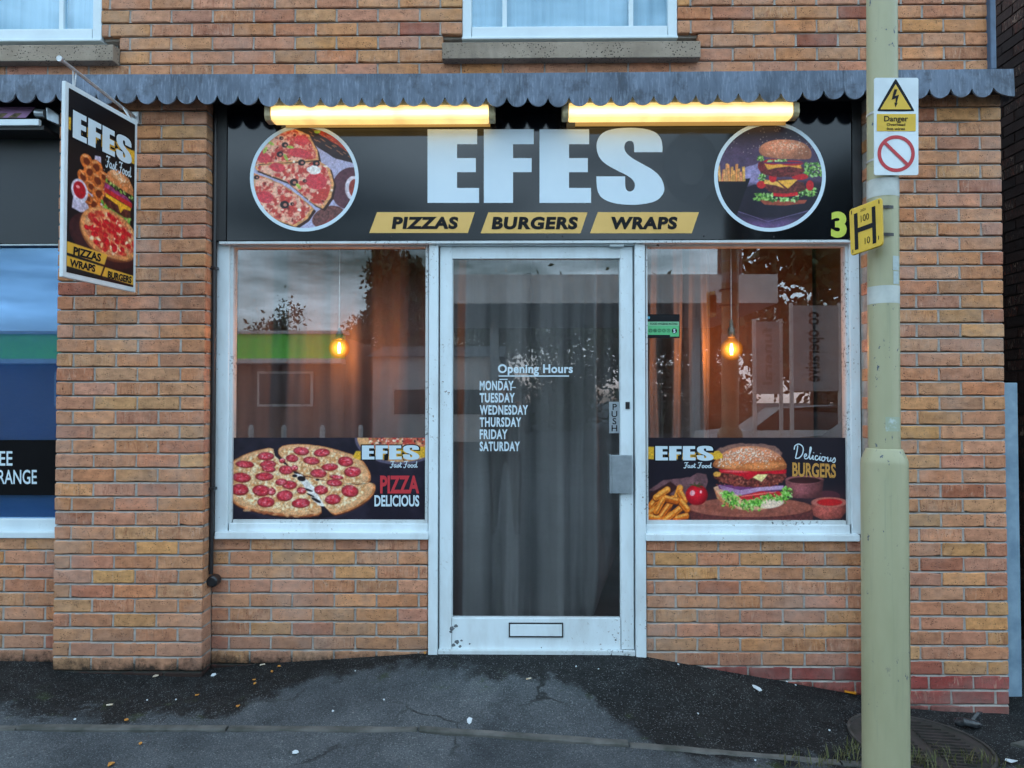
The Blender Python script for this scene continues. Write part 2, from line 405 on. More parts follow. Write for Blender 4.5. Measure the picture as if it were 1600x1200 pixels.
# ------------------------------------------------------------------ materials
def brick_material(name, dirt=True):
    g = NG(name); a = g.n('ShaderNodeAttribute'); a.attribute_name = 'bcol'
    geo = g.n('ShaderNodeNewGeometry')
    off = g.n('ShaderNodeVectorMath', operation='MULTIPLY_ADD'); off.inputs[1].default_value = (1, 1, 1)
    cmb = g.n('ShaderNodeCombineXYZ'); seed = g.math('MULTIPLY', a.outputs['Alpha'], 37.0)
    g.l(seed, cmb.inputs[0]); g.l(seed, cmb.inputs[2]); g.l(geo.outputs['Position'], off.inputs[0]); g.l(cmb.outputs[0], off.inputs[2])
    V = off.outputs[0]
    def mapped(sc, rot=(0, 0, 0)):
        m = g.n('ShaderNodeMapping'); m.inputs['Scale'].default_value = sc; m.inputs['Rotation'].default_value = rot
        g.l(V, m.inputs['Vector']); return m.outputs[0]
    c = a.outputs['Color']
    tone = g.noise(mapped((1, 1, 1.6)), 17, 5, .65)
    c = g.mix(1.0, c, g.ramp(tone, .28, .72, (.66, .62, .62, 1), (1.26, 1.24, 1.22, 1)), 'MULTIPLY')
    # upright creases of the drag-faced clay, on some bricks only
    cre = g.noise(mapped((46, 46, 11), (0, .35, 0)), 1.0, 4, .65, 1.6)
    amt = g.ramp(g.math('FRACT', g.math('MULTIPLY', a.outputs['Alpha'], 7.31)), .45, .9)
    c = g.mix(g.math('MULTIPLY', g.ramp(cre, .53, .68), g.math('MULTIPLY', amt, .62)), c, (.24, .065, .035, 1))
    c = g.mix(g.math('MULTIPLY', g.ramp(cre, .44, .32), g.math('MULTIPLY', amt, .5)), c, (.60, .40, .29, 1))
    # kiln pits
    vo = g.voro(mapped((1, 1, 1.4)), 95)
    pit = g.ramp(vo.outputs['Distance'], .32, .2)
    pm_ = g.math('MULTIPLY', pit, g.ramp(g.noise(mapped((1, 1, 1)), 26, 2), .47, .60))
    c = g.mix(g.math('MULTIPLY', pm_, .9), c, (.03, .022, .018, 1))
    # pale bloom and grime, each with its own shape
    P = g.pos()
    if dirt: c = g.mix(g.math('MULTIPLY', g.ramp(g.noise(P, 2.2, 4, .7), .48, .74), .40), c, (.43, .345, .30, 1))
    if dirt: c = g.mix(g.math('MULTIPLY', g.ramp(g.noise(g.pos((1, 1, .5)), 4.5, 4, .7), .58, .8), .45), c, (.09, .065, .05, 1))
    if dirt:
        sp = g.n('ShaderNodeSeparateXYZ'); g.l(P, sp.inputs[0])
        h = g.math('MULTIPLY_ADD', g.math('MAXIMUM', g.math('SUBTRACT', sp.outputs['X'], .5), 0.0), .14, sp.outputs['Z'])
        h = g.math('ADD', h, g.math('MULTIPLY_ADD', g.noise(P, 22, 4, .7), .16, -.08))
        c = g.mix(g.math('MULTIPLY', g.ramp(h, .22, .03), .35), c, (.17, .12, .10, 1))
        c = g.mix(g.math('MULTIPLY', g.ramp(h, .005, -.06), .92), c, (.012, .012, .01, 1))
    g.set(c, .88, 0, .25)
    hgt = g.math('MULTIPLY_ADD', cre, .8, g.noise(mapped((1, 1, 1)), 160, 4))
    hgt = g.math('SUBTRACT', hgt, g.math('MULTIPLY', pm_, 1.4))
    g.bump(hgt, .8, .0035)
    return g.m
M = {}
M['brick'] = brick_material('drag-faced brick')
def mortar_material():
    g = NG('mortar'); P = g.pos(); f = g.noise(P, 20, 4, .7)
    c = g.mix(g.ramp(f, .3, .7), (.28, .255, .23, 1), (.44, .405, .37, 1))
    c = g.mix(g.math('MULTIPLY', g.ramp(g.noise(P, 3.0, 5, .7), .52, .75), .55), c, (.16, .14, .13, 1))
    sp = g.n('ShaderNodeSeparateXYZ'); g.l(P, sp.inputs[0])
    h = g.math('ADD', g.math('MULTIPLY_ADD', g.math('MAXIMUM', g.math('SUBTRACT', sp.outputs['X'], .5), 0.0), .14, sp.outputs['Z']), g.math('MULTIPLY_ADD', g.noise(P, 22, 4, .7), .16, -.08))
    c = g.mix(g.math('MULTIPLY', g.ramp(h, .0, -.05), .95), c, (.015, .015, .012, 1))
    g.set(c, .95, 0, .2); g.bump(g.noise(P, 240, 3), .6, .003); return g.m
M['mortar'] = mortar_material()
def paint_material(name, col, chip=(.18, .13, .1, 1), amount=.60, grime=.5):
    """old white paint with grime and small chips"""
    g = NG(name); P = g.pos()
    f = g.noise(g.pos((1, 1, .35)), 5, 4, .7)
    c = g.mix(g.math('MULTIPLY', g.ramp(f, .45, .75), grime), col, (.46, .47, .46, 1))
    ch = g.math('MULTIPLY', g.ramp(g.noise(P, 55, 5, .75), amount + .03, amount + .07), g.ramp(g.noise(P, 3.1, 3), .48, .62))
    c = g.mix(ch, c, chip)
    g.set(c, .42, 0, .4); g.bump(g.noise(P, 60, 4), .12, .002); return g.m
M['white'] = paint_material('white painted timber', (.70, .79, .83, 1), amount=.585, grime=.55)
M['white_worn'] = paint_material('worn white glazing bead', (.60, .66, .68, 1), (.04, .035, .03, 1), .52, .75)
M['upvc'] = pm('white window plastic', (.66, .76, .80, 1), (.56, .65, .70, 1), 6, .3, lo=.3, hi=.8)
M['black_gloss'] = pm('glossy black sign vinyl', (.0030, .0038, .0060, 1), (.0042, .0055, .0085, 1), 3, .10, spec=.42, rvar=.03)
M['black'] = pm('black painted board', (.010, .010, .011, 1), (.016, .016, .017, 1), 15, .55)
M['band_black'] = pm('matt black vinyl band', (.004, .004, .005, 1), None, 9, .7, spec=.1)
M['black_metal'] = pm('black pipe paint', (.012, .012, .014, 1), (.022, .022, .025, 1), 25, .35, spec=.5)
M['letter_white'] = pm('white vinyl lettering', (.62, .74, .82, 1), (.58, .70, .79, 1), 4, .35)
M['print_white'] = pm('white printed lettering', (.60, .72, .78, 1), (.56, .67, .74, 1), 10, .4)
M['gold'] = pm('gold vinyl', (.74, .455, .12, 1), (.70, .42, .105, 1), 6, .38)
M['ink'] = pm('dark printed ink', (.010, .010, .012, 1), (.013, .013, .015, 1), 20, .6, spec=.15)
M['lime'] = pm('lime vinyl numeral', (.55, .62, .06, 1), (.5, .56, .05, 1), 20, .4)
M['red_print'] = pm('red printed lettering', (.55, .03, .045, 1), (.5, .03, .04, 1), 20, .4)
M['orange_print'] = pm('orange printed lettering', (.66, .33, .06, 1), (.42, .20, .04, 1), 90, .45)
M['yellow_sign'] = pm('yellow sign enamel', (.66, .41, .02, 1), (.52, .31, .02, 1), 9, .42, lo=.45, hi=.8)
M['red_sign'] = pm('red sign enamel', (.50, .02, .03, 1), (.44, .02, .03, 1), 20, .4)
M['sign_white'] = pm('white sign plate', (.68, .75, .78, 1), (.58, .64, .67, 1), 9, .4)
M['silver'] = pm('anodised aluminium', (.42, .48, .52, 1), (.33, .38, .42, 1), 30, .35, metal=.6)
M['steel'] = pm('weathered galvanised rod', (.55, .58, .6, 1), (.36, .36, .36, 1), 60, .4, metal=.5)
M['art'] = art_mat('printed picture', .32)
def lead_material():
    g = NG('dressed lead sheet'); P = g.pos((1, 1, .35))
    c = g.mix(g.ramp(g.noise(P, 5, 4, .7), .35, .65), (.040, .058, .088, 1), (.125, .165, .232, 1))
    c = g.mix(g.math('MULTIPLY', g.ramp(g.noise(g.pos((95, 95, 10)), 1, 4, .7), .50, .68), .45), c, (.27, .33, .42, 1))
    c = g.mix(g.math('MULTIPLY', g.ramp(g.noise(g.pos((1.5, 1, 1.2)), 7, 4, .75), .50, .66), .7), c, (.028, .036, .052, 1))
    g.set(c, .5, .15, .5); g.bump(g.noise(g.pos((1, 1, .6)), 45, 5), .35, .004); return g.m
M['lead'] = lead_material()
M['lead_edge'] = pm('bright lead lip', (.22, .27, .34, 1), (.12, .15, .2, 1), 25, .5, metal=.1)
def stone_material():
    g = NG('pitted cast stone'); P = g.pos()
    c = g.mix(g.ramp(g.noise(P, 5, 4, .7), .3, .7), (.235, .185, .14, 1), (.37, .30, .235, 1))
    pit = g.math('MULTIPLY', g.ramp(g.voro(P, 75).outputs['Distance'], .30, .18), g.ramp(g.noise(P, 7, 3), .40, .55))
    c = g.mix(pit, c, (.022, .018, .016, 1))
    c = g.mix(g.math('MULTIPLY', g.ramp(g.noise(g.pos((1, 1, .4)), 3.5, 4, .7), .52, .7), .6), c, (.06, .055, .055, 1))
    g.set(c, .9, 0, .2); g.bump(g.math('SUBTRACT', g.noise(P, 150, 4), pit), .6, .004); return g.m
M['stone'] = stone_material()
def pole_material():
    g = NG('grey green pole paint'); P = g.pos()
    c = g.mix(g.ramp(g.noise(g.pos((1, 1, .3)), 5, 4, .7), .3, .75), (.335, .325, .195, 1), (.40, .385, .245, 1))
    c = g.mix(g.math('MULTIPLY', g.ramp(g.noise(g.pos((60, 60, 2.2)), 1, 4, .6), .58, .75), .35), c, (.22, .26, .18, 1))
    ch = g.math('MULTIPLY', g.ramp(g.noise(g.pos((1, 1, .6)), 38, 4, .7), .63, .66), g.ramp(g.noise(P, 4.7, 2), .46, .56))
    c = g.mix(ch, c, (.05, .07, .11, 1))
    g.set(c, .4, 0, .45); g.bump(g.noise(g.pos((1, 1, .5)), 40, 4), .12, .003); return g.m
M['pole'] = pole_material()
def glass_material(name, f0=.05, tint=(.96, .97, .97, 1), rough=0.0, wave=.006, gcol=(1, 1, 1, 1)):
    g = NG(name); g.t.nodes.remove(g.b)
    tr = g.n('ShaderNodeBsdfTransparent'); tr.inputs[0].default_value = tint
    gl = g.n('ShaderNodeBsdfGlossy'); gl.inputs['Roughness'].default_value = rough; gl.inputs['Color'].default_value = gcol
    gm = g.n('ShaderNodeNewGeometry'); dt = g.n('ShaderNodeVectorMath', operation='DOT_PRODUCT'); g.l(gm.outputs['Normal'], dt.inputs[0]); g.l(gm.outputs['Incoming'], dt.inputs[1])
    fr = g.math('MULTIPLY_ADD', g.math('POWER', g.math('SUBTRACT', 1.0, g.math('ABSOLUTE', dt.outputs['Value'])), 5.0), 1.0 - f0, f0, clamp=True)
    bp = g.n('ShaderNodeBump'); bp.inputs['Strength'].default_value = wave; bp.inputs['Distance'].default_value = .01
    g.l(g.noise(g.pos(), 2.2, 1), bp.inputs['Height']); g.l(bp.outputs[0], gl.inputs['Normal'])
    mx = g.n('ShaderNodeMixShader'); g.l(fr, mx.inputs[0]); g.l(tr.outputs[0], mx.inputs[1]); g.l(gl.outputs[0], mx.inputs[2])
    g.l(mx.outputs[0], g.o.inputs[0]); return g.m
M['glass'] = glass_material('window glass', .08, wave=.006)
M['glass_blue'] = glass_material('blue tinted glass', .12, (.85, .93, 1, 1), wave=.006, gcol=(.36, .60, .86, 1))
M['glass_up'] = glass_material('upper window glass', .07, (.86, .95, 1, 1), gcol=(.75, .9, 1, 1))
def bulb_material():
    g = NG('glowing amber bulb glass'); g.t.nodes.remove(g.b); tr = g.n('ShaderNodeBsdfTransparent'); tr.inputs[0].default_value = (1, .72, .34, 1)
    em = g.n('ShaderNodeEmission'); em.inputs[0].default_value = (1, .42, .06, 1); lw = g.n('ShaderNodeLayerWeight'); lw.inputs[0].default_value = .5
    g.l(g.math('MULTIPLY_ADD', g.math('POWER', g.math('SUBTRACT', 1.0, lw.outputs['Facing']), 5.0), .85, .045), em.inputs[1]); ad = g.n('ShaderNodeAddShader'); g.l(tr.outputs[0], ad.inputs[0]); g.l(em.outputs[0], ad.inputs[1]); g.l(ad.outputs[0], g.o.inputs[0]); return g.m
M['bulb_glass'] = bulb_material()
def emit(name, col, st):
    g = NG(name); g.b.inputs['Base Color'].default_value = col
    f = g.noise(g.pos((1, 1, 8)), 9, 3)
    g.b.inputs['Emission Color'].default_value = col
    g.l(g.math('MULTIPLY_ADD', f, st * .25, st * .875), g.b.inputs['Emission Strength']); g.b.inputs['Roughness'].default_value = .4
    return g.m
def tube_material():
    g = NG('lit prismatic diffuser'); P = g.pos(); sp = g.n('ShaderNodeSeparateXYZ'); g.l(P, sp.inputs[0])
    zc = az(176, -.15); band = g.ramp(g.math('ABSOLUTE', g.math('SUBTRACT', sp.outputs['Z'], zc)), .03, .006)
    rib = g.ramp(g.noise(g.pos((.4, 1, 260)), 1, 2), .35, .65, (.72, .72, .72, 1), (1, 1, 1, 1))
    col = g.mix(band, (1, .64, .20, 1), (1, .78, .42, 1)); st = g.math('MULTIPLY', g.math('MULTIPLY_ADD', band, .55, .62), g.math('MULTIPLY', rib, g.ramp(g.noise(g.pos((7, 1, 1)), 1, 3), .3, .6, (.72, .72, .72, 1), (1.05, 1.05, 1.05, 1))))
    g.b.inputs['Base Color'].default_value = (.7, .6, .35, 1); g.l(col, g.b.inputs['Emission Color']); g.l(st, g.b.inputs['Emission Strength']); g.b.inputs['Roughness'].default_value = .3
    return g.m
M['tube'] = tube_material()
M['filament'] = emit('glowing filament', (1, .72, .3, 1), 10)
M['downlight'] = emit('lit downlight', (1, .75, .4, 1), 3)
def cloth(name, a, b, rough=.9):
    g = NG(name); P = g.pos()
    weave = g.noise(g.pos((300, 300, 300)), 1, 2); f = g.noise(g.pos((1, 1, .25)), 4, 5)
    c = g.mix(g.ramp(f, .3, .7), a, b); c = g.mix(g.math('MULTIPLY', g.ramp(weave, .4, .7), .25), c, tuple(x * .55 for x in a[:3]) + (1,))
    g.set(c, rough, 0, .15); g.bump(weave, .25, .002); return g.m
M['curtain'] = cloth('grey brown curtain cloth', (.22, .18, .17, 1), (.16, .135, .13, 1))
M['curtain_sheer'] = cloth('pale curtain cloth', (.125, .105, .11, 1), (.085, .072, .078, 1))
M['curtain_door'] = cloth('grey linen curtain cloth', (.18, .172, .17, 1), (.11, .107, .108, 1))
M['brown_wall'] = pm('brown interior plaster', (.15, .075, .05, 1), (.11, .055, .038, 1), 5, .8)
M['dark_wall'] = pm('dark interior paint', (.06, .05, .048, 1), (.05, .042, .04, 1), 5, .8)
M['blind'] = pm('pale window blind', (.50, .55, .56, 1), (.40, .46, .48, 1), 1, .8, stretch=(26, 1, .2))
M['blue_film'] = pm('blue window film', (.013, .060, .155, 1), (.018, .075, .19, 1), 2, .35)
M['slate'] = pm('dark slate fascia paint', (.010, .014, .019, 1), (.014, .020, .027, 1), 2.5, .5, bump=.1, bscale=120)
M['gate'] = pm('pale blue gate paint', (.23, .34, .43, 1), (.15, .24, .32, 1), 12, .45, bump=.15)
M['pipe_blue'] = pm('blue grey downpipe paint', (.075, .125, .20, 1), (.055, .09, .15, 1), 15, .45)

# ------------------------------------------------------------------ ground
def interp(x, xs, ys): return float(np.interp(x, xs, ys))
BX = [-60, -2.6, -1.7, -1.3, -.55, .6, .82, 1.82, 2.6, 3.4, 60]
BZ = [-.035, -.05, -.088, -.052, 0.0, 0.0, -.040, -.214, -.255, -.29, -.30]
SX = [-60, -.45, .56, 1.38, 2.4, 3.4, 60]
SZ = [-.095, -.095, -.158, -.222, -.285, -.32, -.33]
def gz(x, y):
    b, s_ = interp(x, BX, BZ), interp(x, SX, SZ)
    if y > 0: return b
    if y > -.65: t = -y / .65; return b * (1 - t) + s_ * t
    far = min(-y - .65, 2.5)
    return s_ - .02 * far + (-.16 - s_) * min(1, max(0, (-y - 3) / 6)) * .8
def asphalt_material():
    g = NG('asphalt'); P = g.pos(); sp = g.n('ShaderNodeSeparateXYZ'); g.l(P, sp.inputs[0])
    dry = g.mix(g.ramp(g.noise(P, 3.5, 4, .7), .3, .7), (.050, .058, .063, 1), (.090, .100, .108, 1))
    d = g.math('MULTIPLY', sp.outputs['Y'], -1.0)
    # damp margin along the shop: broad to the right of the door and beside the pier
    wob = g.math('MULTIPLY_ADD', g.noise(P, 2.6, 5, .68), 1.15, -.575)
    x = sp.outputs['X']
    right = g.math('MULTIPLY', g.ramp(g.math('MULTIPLY_ADD', x, .2, .5), .53, .62), .56)
    leftp = g.math('MULTIPLY', g.ramp(g.math('ABSOLUTE', g.math('ADD', x, 2.15)), 1.15, .75), .36)
    edge = g.math('ADD', g.math('ADD', .20, right), leftp)
    m = g.math('SUBTRACT', g.math('ADD', edge, g.math('MULTIPLY', wob, .8)), d)
    damp = g.ramp(m, -.02, .07)
    dampc = g.mix(g.ramp(g.noise(P, 14, 5), .35, .65), (.007, .0075, .0078, 1), (.017, .0185, .019, 1))
    c = g.mix(damp, dry, dampc)
    moss = g.math('MULTIPLY', g.ramp(g.noise(P, 7, 4, .7), .56, .66), g.ramp(g.math('ABSOLUTE', g.math('SUBTRACT', m, .02)), .16, .04))
    c = g.mix(g.math('MULTIPLY', moss, .75), c, (.030, .046, .010, 1))
    vo = g.voro(P, 140); grain = g.noise(P, 140, 4, .7)
    c = g.mix(1.0, c, g.ramp(grain, .25, .75, (.25, .25, .26, 1), (1.75, 1.75, 1.75, 1)), 'MULTIPLY')
    chips = g.math('MULTIPLY', g.ramp(vo.outputs['Distance'], .42, .28), g.ramp(vo.outputs['Color'], .62, .74))
    c = g.mix(g.math('MULTIPLY', chips, g.math('MULTIPLY_ADD', damp, -.1, .75)), c, (.22, .235, .245, 1))
    big = g.voro(P, 21); bits = g.math('MULTIPLY', g.ramp(big.outputs['Distance'], .12, .08), g.ramp(big.outputs['Color'], .86, .9))
    c = g.mix(g.math('MULTIPLY', bits, .6), c, (.26, .26, .26, 1))
    wob2 = g.n('ShaderNodeVectorMath', operation='MULTIPLY_ADD'); ng = g.n('ShaderNodeTexNoise'); ng.inputs['Scale'].default_value = 6; ng.inputs['Detail'].default_value = 5; g.l(P, ng.inputs['Vector'])
    g.l(ng.outputs['Color'], wob2.inputs[0]); wob2.inputs[1].default_value = (.22, .22, .22); g.l(P, wob2.inputs[2])
    ck = g.voro(wob2.outputs[0], 1.15, 'DISTANCE_TO_EDGE'); crack = g.math('MULTIPLY', g.ramp(ck.outputs['Distance'], .012, .004), g.ramp(g.noise(P, 1.7, 3), .48, .58))
    c = g.mix(g.math('MULTIPLY', crack, .8), c, (.008, .009, .008, 1))
    c = g.mix(1.0, c, g.ramp(g.noise(P, 1.4, 5, .65), .32, .68, (.55, .56, .58, 1), (1.3, 1.28, 1.26, 1)), 'MULTIPLY')
    g.set(c, None, 0, .22)
    g.l(g.math('MULTIPLY_ADD', damp, -.15, .85), g.b.inputs['Roughness'])
    g.bump(g.math('ADD', g.math('MULTIPLY', vo.outputs['Distance'], .8), grain), .8, .006); return g.m
M['asphalt'] = asphalt_material()
def ground():
    xs = sorted(set([-300, -120, -60, -30, -15, -8, 8, 15, 30, 60, 120, 300] + [round(v, 3) for v in np.arange(-5, 5.01, .12)]))
    ys = sorted(set([-300, -120, -60, -40, -25, -15, -10, -7] + [round(v, 3) for v in np.arange(-5.5, -1.0, .25)] + [round(v, 3) for v in np.arange(-1.0, .21, .05)] + [1, 3, 6, 12, 40]))
    rnd = random.Random(4); mb = MB(); n = len(ys)
    vs = [(x, y, gz(x, y) + (rnd.uniform(-.004, .004) if abs(x) < 5 and -2 < y < -.05 else 0)) for x in xs for y in ys]
    fs = [(i * n + j, (i + 1) * n + j, (i + 1) * n + j + 1, i * n + j + 1) for i in range(len(xs) - 1) for j in range(n - 1)]
    mb.add(vs, fs); return tag(mb.build('pavement', M['asphalt'], smooth=True), kind='structure')
ground()
M['concrete'] = pm('worn concrete edging', (.125, .12, .112, 1), (.045, .047, .04, 1), 7, .9, bump=.5, bscale=140)
def edging():
    mb = MB(); rnd = random.Random(3); x = -3.4
    cuts = [-3.4, -2.2, -1.28, -.445, .47, 1.38, 2.0]
    for a, b in zip(cuts, cuts[1:]):
        dz, dy = rnd.uniform(-.001, .009), rnd.uniform(-.009, .009); n = 14; jy = [rnd.uniform(-.0035, .0035) for _ in range(n + 1)]
        px = [a + .004 + (b - a - .008) * i / n for i in range(n + 1)]
        sec = [(-.695, -.05), (-.695, 0), (-.69, .006), (-.658, .006), (-.654, 0), (-.654, -.05)]
        vs = [(p, y + dy + (jy[i] if y < -.68 else jy[n - i]), gz(p, -.675) + z + dz) for i, p in enumerate(px) for y, z in sec]; m = len(sec)
        fs = [(i * m + k, (i + 1) * m + k, (i + 1) * m + k + 1, i * m + k + 1) for i in range(n) for k in range(m - 1)]
        fs += [tuple(range(m - 1, -1, -1)), tuple(range(n * m, n * m + m))]
        mb.add(vs, fs)
    return tag(mb.build('edging_strip', M['concrete']), kind='structure')
edging()
def slab():
    mb = MB(); pts = [(2.28, -.42), (2.5, -.33), (3.5, -.32), (3.5, -.62), (2.62, -.60), (2.45, -.52)]
    n = 12; P2 = [(x, y) for x, y in pts]
    mb.add([(x, y, gz(x, y) + .012) for x, y in P2] + [(x, y, gz(x, y) - .05) for x, y in P2], [tuple(range(6))] + [(i, i + 6, (i + 1) % 6 + 6, (i + 1) % 6) for i in range(6)])
    return tag(mb.build('paved_margin', M['concrete']), kind='structure')
slab()

# ------------------------------------------------------------------ the brick building
PY = -.11                                             # pier face
XL0, XL1, XR0, XR1 = ax(87, PY, 640), ax(318.5, PY, 640), ax(1346, 0, 600), ax(1571, PY, 640)      # pier edges
XU1 = ax(1543.5, 0, 50)
ROW, BRK = .075, .225
Z0 = az(1054, PY, 1500) - ROW * 8                      # a course line
PAL = [((.56, .275, .125), 3), ((.50, .25, .135), 4), ((.50, .215, .115), 4), ((.50, .245, .165), 5), ((.45, .205, .13), 4), ((.47, .22, .14), 4), ((.39, .14, .085), 1.2), ((.30, .075, .055), .3), ((.52, .265, .16), 4)]
def brick_colour(rnd, red=False):
    if red: c = (.31, .05, .042)
    else: c = rnd.choices([p[0] for p in PAL], [p[1] for p in PAL])[0]
    k = rnd.uniform(.88, 1.10) if not red else rnd.uniform(.8, 1.15)
    if not red: c = tuple((.76 * a + .24 * b) for a, b in zip(c, (.475, .225, .137))); c = (c[0] * 1.09, c[1] * 1.09, c[2] * .98)
    return (c[0] * k * rnd.uniform(.95, 1.05), c[1] * k * rnd.uniform(.95, 1.05), c[2] * k * rnd.uniform(.92, 1.08), rnd.random())
def one_brick(mb, cols, x0, x1, y0, y1, z0, z1, col, rnd, ch=.0042):
    j = lambda a=.0015: rnd.uniform(-a, a)
    dy = rnd.uniform(-.002, .002); tl = rnd.uniform(-.0013, .0013); L_, H_ = x1 - x0, z1 - z0; n = max(1, round(L_ / .038)); o = []
    r = min(.004, L_ * .15)
    for k in range(n + 1): o.append((x0 + r + (L_ - 2 * r) * k / n, z0 + j() + tl * (2 * k / n - 1)))
    o += [(x1 + j(), z0 + r), (x1 + j(), z1 - r)]
    for k in range(n, -1, -1): o.append((x0 + r + (L_ - 2 * r) * k / n, z1 + j() + tl * (2 * k / n - 1)))
    o += [(x0 + j(), z1 - r), (x0 + j(), z0 + r)]
    if rnd.random() < .10 and n > 2:
        q = rnd.choice((0, n, n + 3, 2 * n + 3)); o[q] = (o[q][0], o[q][1] + (.006 if q <= n else -.006)); 
    cx, cz = (x0 + x1) / 2, (z0 + z1) / 2; m = len(o)
    i_ = [(x + (ch * 1.1 if x < x0 + .03 else -ch * 1.1 if x > x1 - .03 else 0), z + (ch if z < cz else -ch)) for x, z in o]
    vs = [(x, y0 + dy, z) for x, z in i_] + [(x, y0 + dy + ch, z) for x, z in o] + [(x, y1, z) for x, z in o]
    fs = [tuple(range(m))]
    for k in range(m):
        l = (k + 1) % m; fs += [(k, k + m, l + m, l), (k + m, k + 2 * m, l + 2 * m, l + m)]
    mb.add(vs, fs, 0); cols += [col] * len(fs)
def brick_panel(name, parent, x0, x1, z0, z1, y, depth=.09, holes=(), phase=0.0, seed=1, red_below=None, bed=.031):
    """stretcher bond between x0..x1, z0..z1 with its face at y; real bricks standing proud of the mortar"""
    rnd = random.Random(seed); mb = MB(); cols = []; jt = []; bd = []
    r0 = math.floor((z0 - Z0) / ROW); r1 = math.ceil((z1 - Z0) / ROW); gap = .0095
    for r in range(r0, r1):
        a, b = Z0 + r * ROW, Z0 + (r + 1) * ROW - gap
        a, b = max(a, z0), min(b, z1)
        if b - a < .012: continue
        mid = (a + b) / 2; spans = [(x0, x1)]
        for hx0, hx1, hz0, hz1 in holes:
            if hz0 < mid < hz1:
                ns = []
                for s0, s1 in spans:
                    if hx0 > s0: ns.append((s0, min(s1, hx0)))
                    if hx1 < s1: ns.append((max(s0, hx1), s1))
                spans = ns
        for s0, s1 in spans: bd.append((s0, s1, b - .002, b + gap + .002))
        red = red_below is not None and b < red_below + .01
        ph = phase + (BRK / 2 if r % 2 else 0) + (.0 if not red else .04)
        for s0, s1 in spans:
            k = math.floor((s0 - ph) / BRK)
            while ph + k * BRK < s1:
                p, q = ph + k * BRK, ph + (k + 1) * BRK - gap; k += 1
                p, q = max(p, s0), min(q, s1)
                if q - p < .02:
                    continue
                if s1 - q < .03: q = s1
                if q < s1 - .001: jt.append((q - .002, p + BRK + .001 if False else q + gap + .002, a - .001, b + .001))
                one_brick(mb, cols, p, q, y, y + depth, a, b, brick_colour(rnd, red), rnd)
    spans_z = [(z0, z1)]
    # mortar bed behind the brick faces, split round the openings
    zs = sorted({z0, z1} | {h[2] for h in holes} | {h[3] for h in holes}); n0 = len(mb.f)
    for a, b in zip(zs, zs[1:]):
        if a < z0 - 1e-6 or b > z1 + 1e-6: continue
        mid = (a + b) / 2; spans = [(x0, x1)]
        for hx0, hx1, hz0, hz1 in holes:
            if hz0 < mid < hz1:
                ns = []
                for s0, s1 in spans:
                    if hx0 > s0: ns.append((s0, min(s1, hx0)))
                    if hx1 < s1: ns.append((max(s0, hx1), s1))
                spans = ns
        for s0, s1 in spans: mb.box(s0 + .004, s1 - .004, y + bed, y + depth + .02, a, b, 1)
    for p, q, a, b in jt: mb.quad((p, y + .0045, a), (q, y + .0045, a), (q, y + .0055, b), (p, y + .0055, b), 1)
    # weather-struck bed joints: flush at the lower brick, deep under the upper one
    for p, q, a, b in bd:
        n = max(2, int((q - p) / .07)); xs = [p + .003 + (q - p - .006) * k / n for k in range(n + 1)]; w_ = [rnd.uniform(-.0012, .0012) for _ in xs]
        h_ = a + (b - a) * .52; m_ = n + 1
        mb.add([(x, y + .0025 + d, a) for x, d in zip(xs, w_)] + [(x, y + .010 + d, h_ + d * .6) for x, d in zip(xs, w_)] + [(x, y + .030, h_ + .001) for x in xs], [(r * m_ + k, r * m_ + k + 1, (r + 1) * m_ + k + 1, (r + 1) * m_ + k) for r in range(2) for k in range(n)], 1)
    cols += [(0, 0, 0, 0)] * (len(mb.f) - n0)
    return mb.build(name, [M['brick'], M['mortar']], parent, cols=cols)

shop = thing('shop_building', (0, 0, 0), 'two storey orange brick takeaway building with white framed shopfront', 'building')
ZC = az(140, 0)                # top of the shopfront opening, hidden by the canopy
ZS = az(843, -.02)             # underside of the window sills
WL0, WL1 = ax(337), ax(668); WR0, WR1 = ax(1010), ax(1345)
UW = [(ax(-220, 0, 20), ax(158, 0, 40), az(57), 5.0), (ax(722, 0, 20), ax(1059, 0, 40), az(58), 5.0)]
US = [(ax(-250, 0, 75), ax(187, 0, 75), az(95), az(57)), (ax(692, 0, 75), ax(1091, 0, 75), az(96), az(57))]
brick_panel('upper_wall', shop, -4.6, XU1, ZC - .05, 4.3, 0, holes=[(a, b, z0 - .004, z1) for a, b, z0, z1 in UW] + [(a, b, z0, z1 + .002) for a, b, z0, z1 in US], phase=ax(1543, 0, 50) + .11, seed=11)
brick_panel('lower_wall', shop, -4.6, XL0, -.20, ZS, 0, phase=.05, seed=12)
brick_panel('lower_wall', shop, XL1, WL1 + .004, -.185, ZS, 0, phase=ax(1376 - 1010 + 340) - .17, seed=13, red_below=-.02)
brick_panel('lower_wall', shop, WR0 - .004, XR0, -.42, ZS, 0, phase=ax(1191, 0, 900), seed=14, red_below=Z0 + 8 * ROW)
brick_panel('pier', shop, XL0, XL1, -.21, ZC + .02, PY, .105, phase=XL0 - .02, seed=15, red_below=-.02)
brick_panel('pier', shop, XR0, XR1, -.50, ZC + .02, PY, .105, phase=XR1 - BRK * 12 + .009 - .1125, seed=16, red_below=Z0 + 8 * ROW)

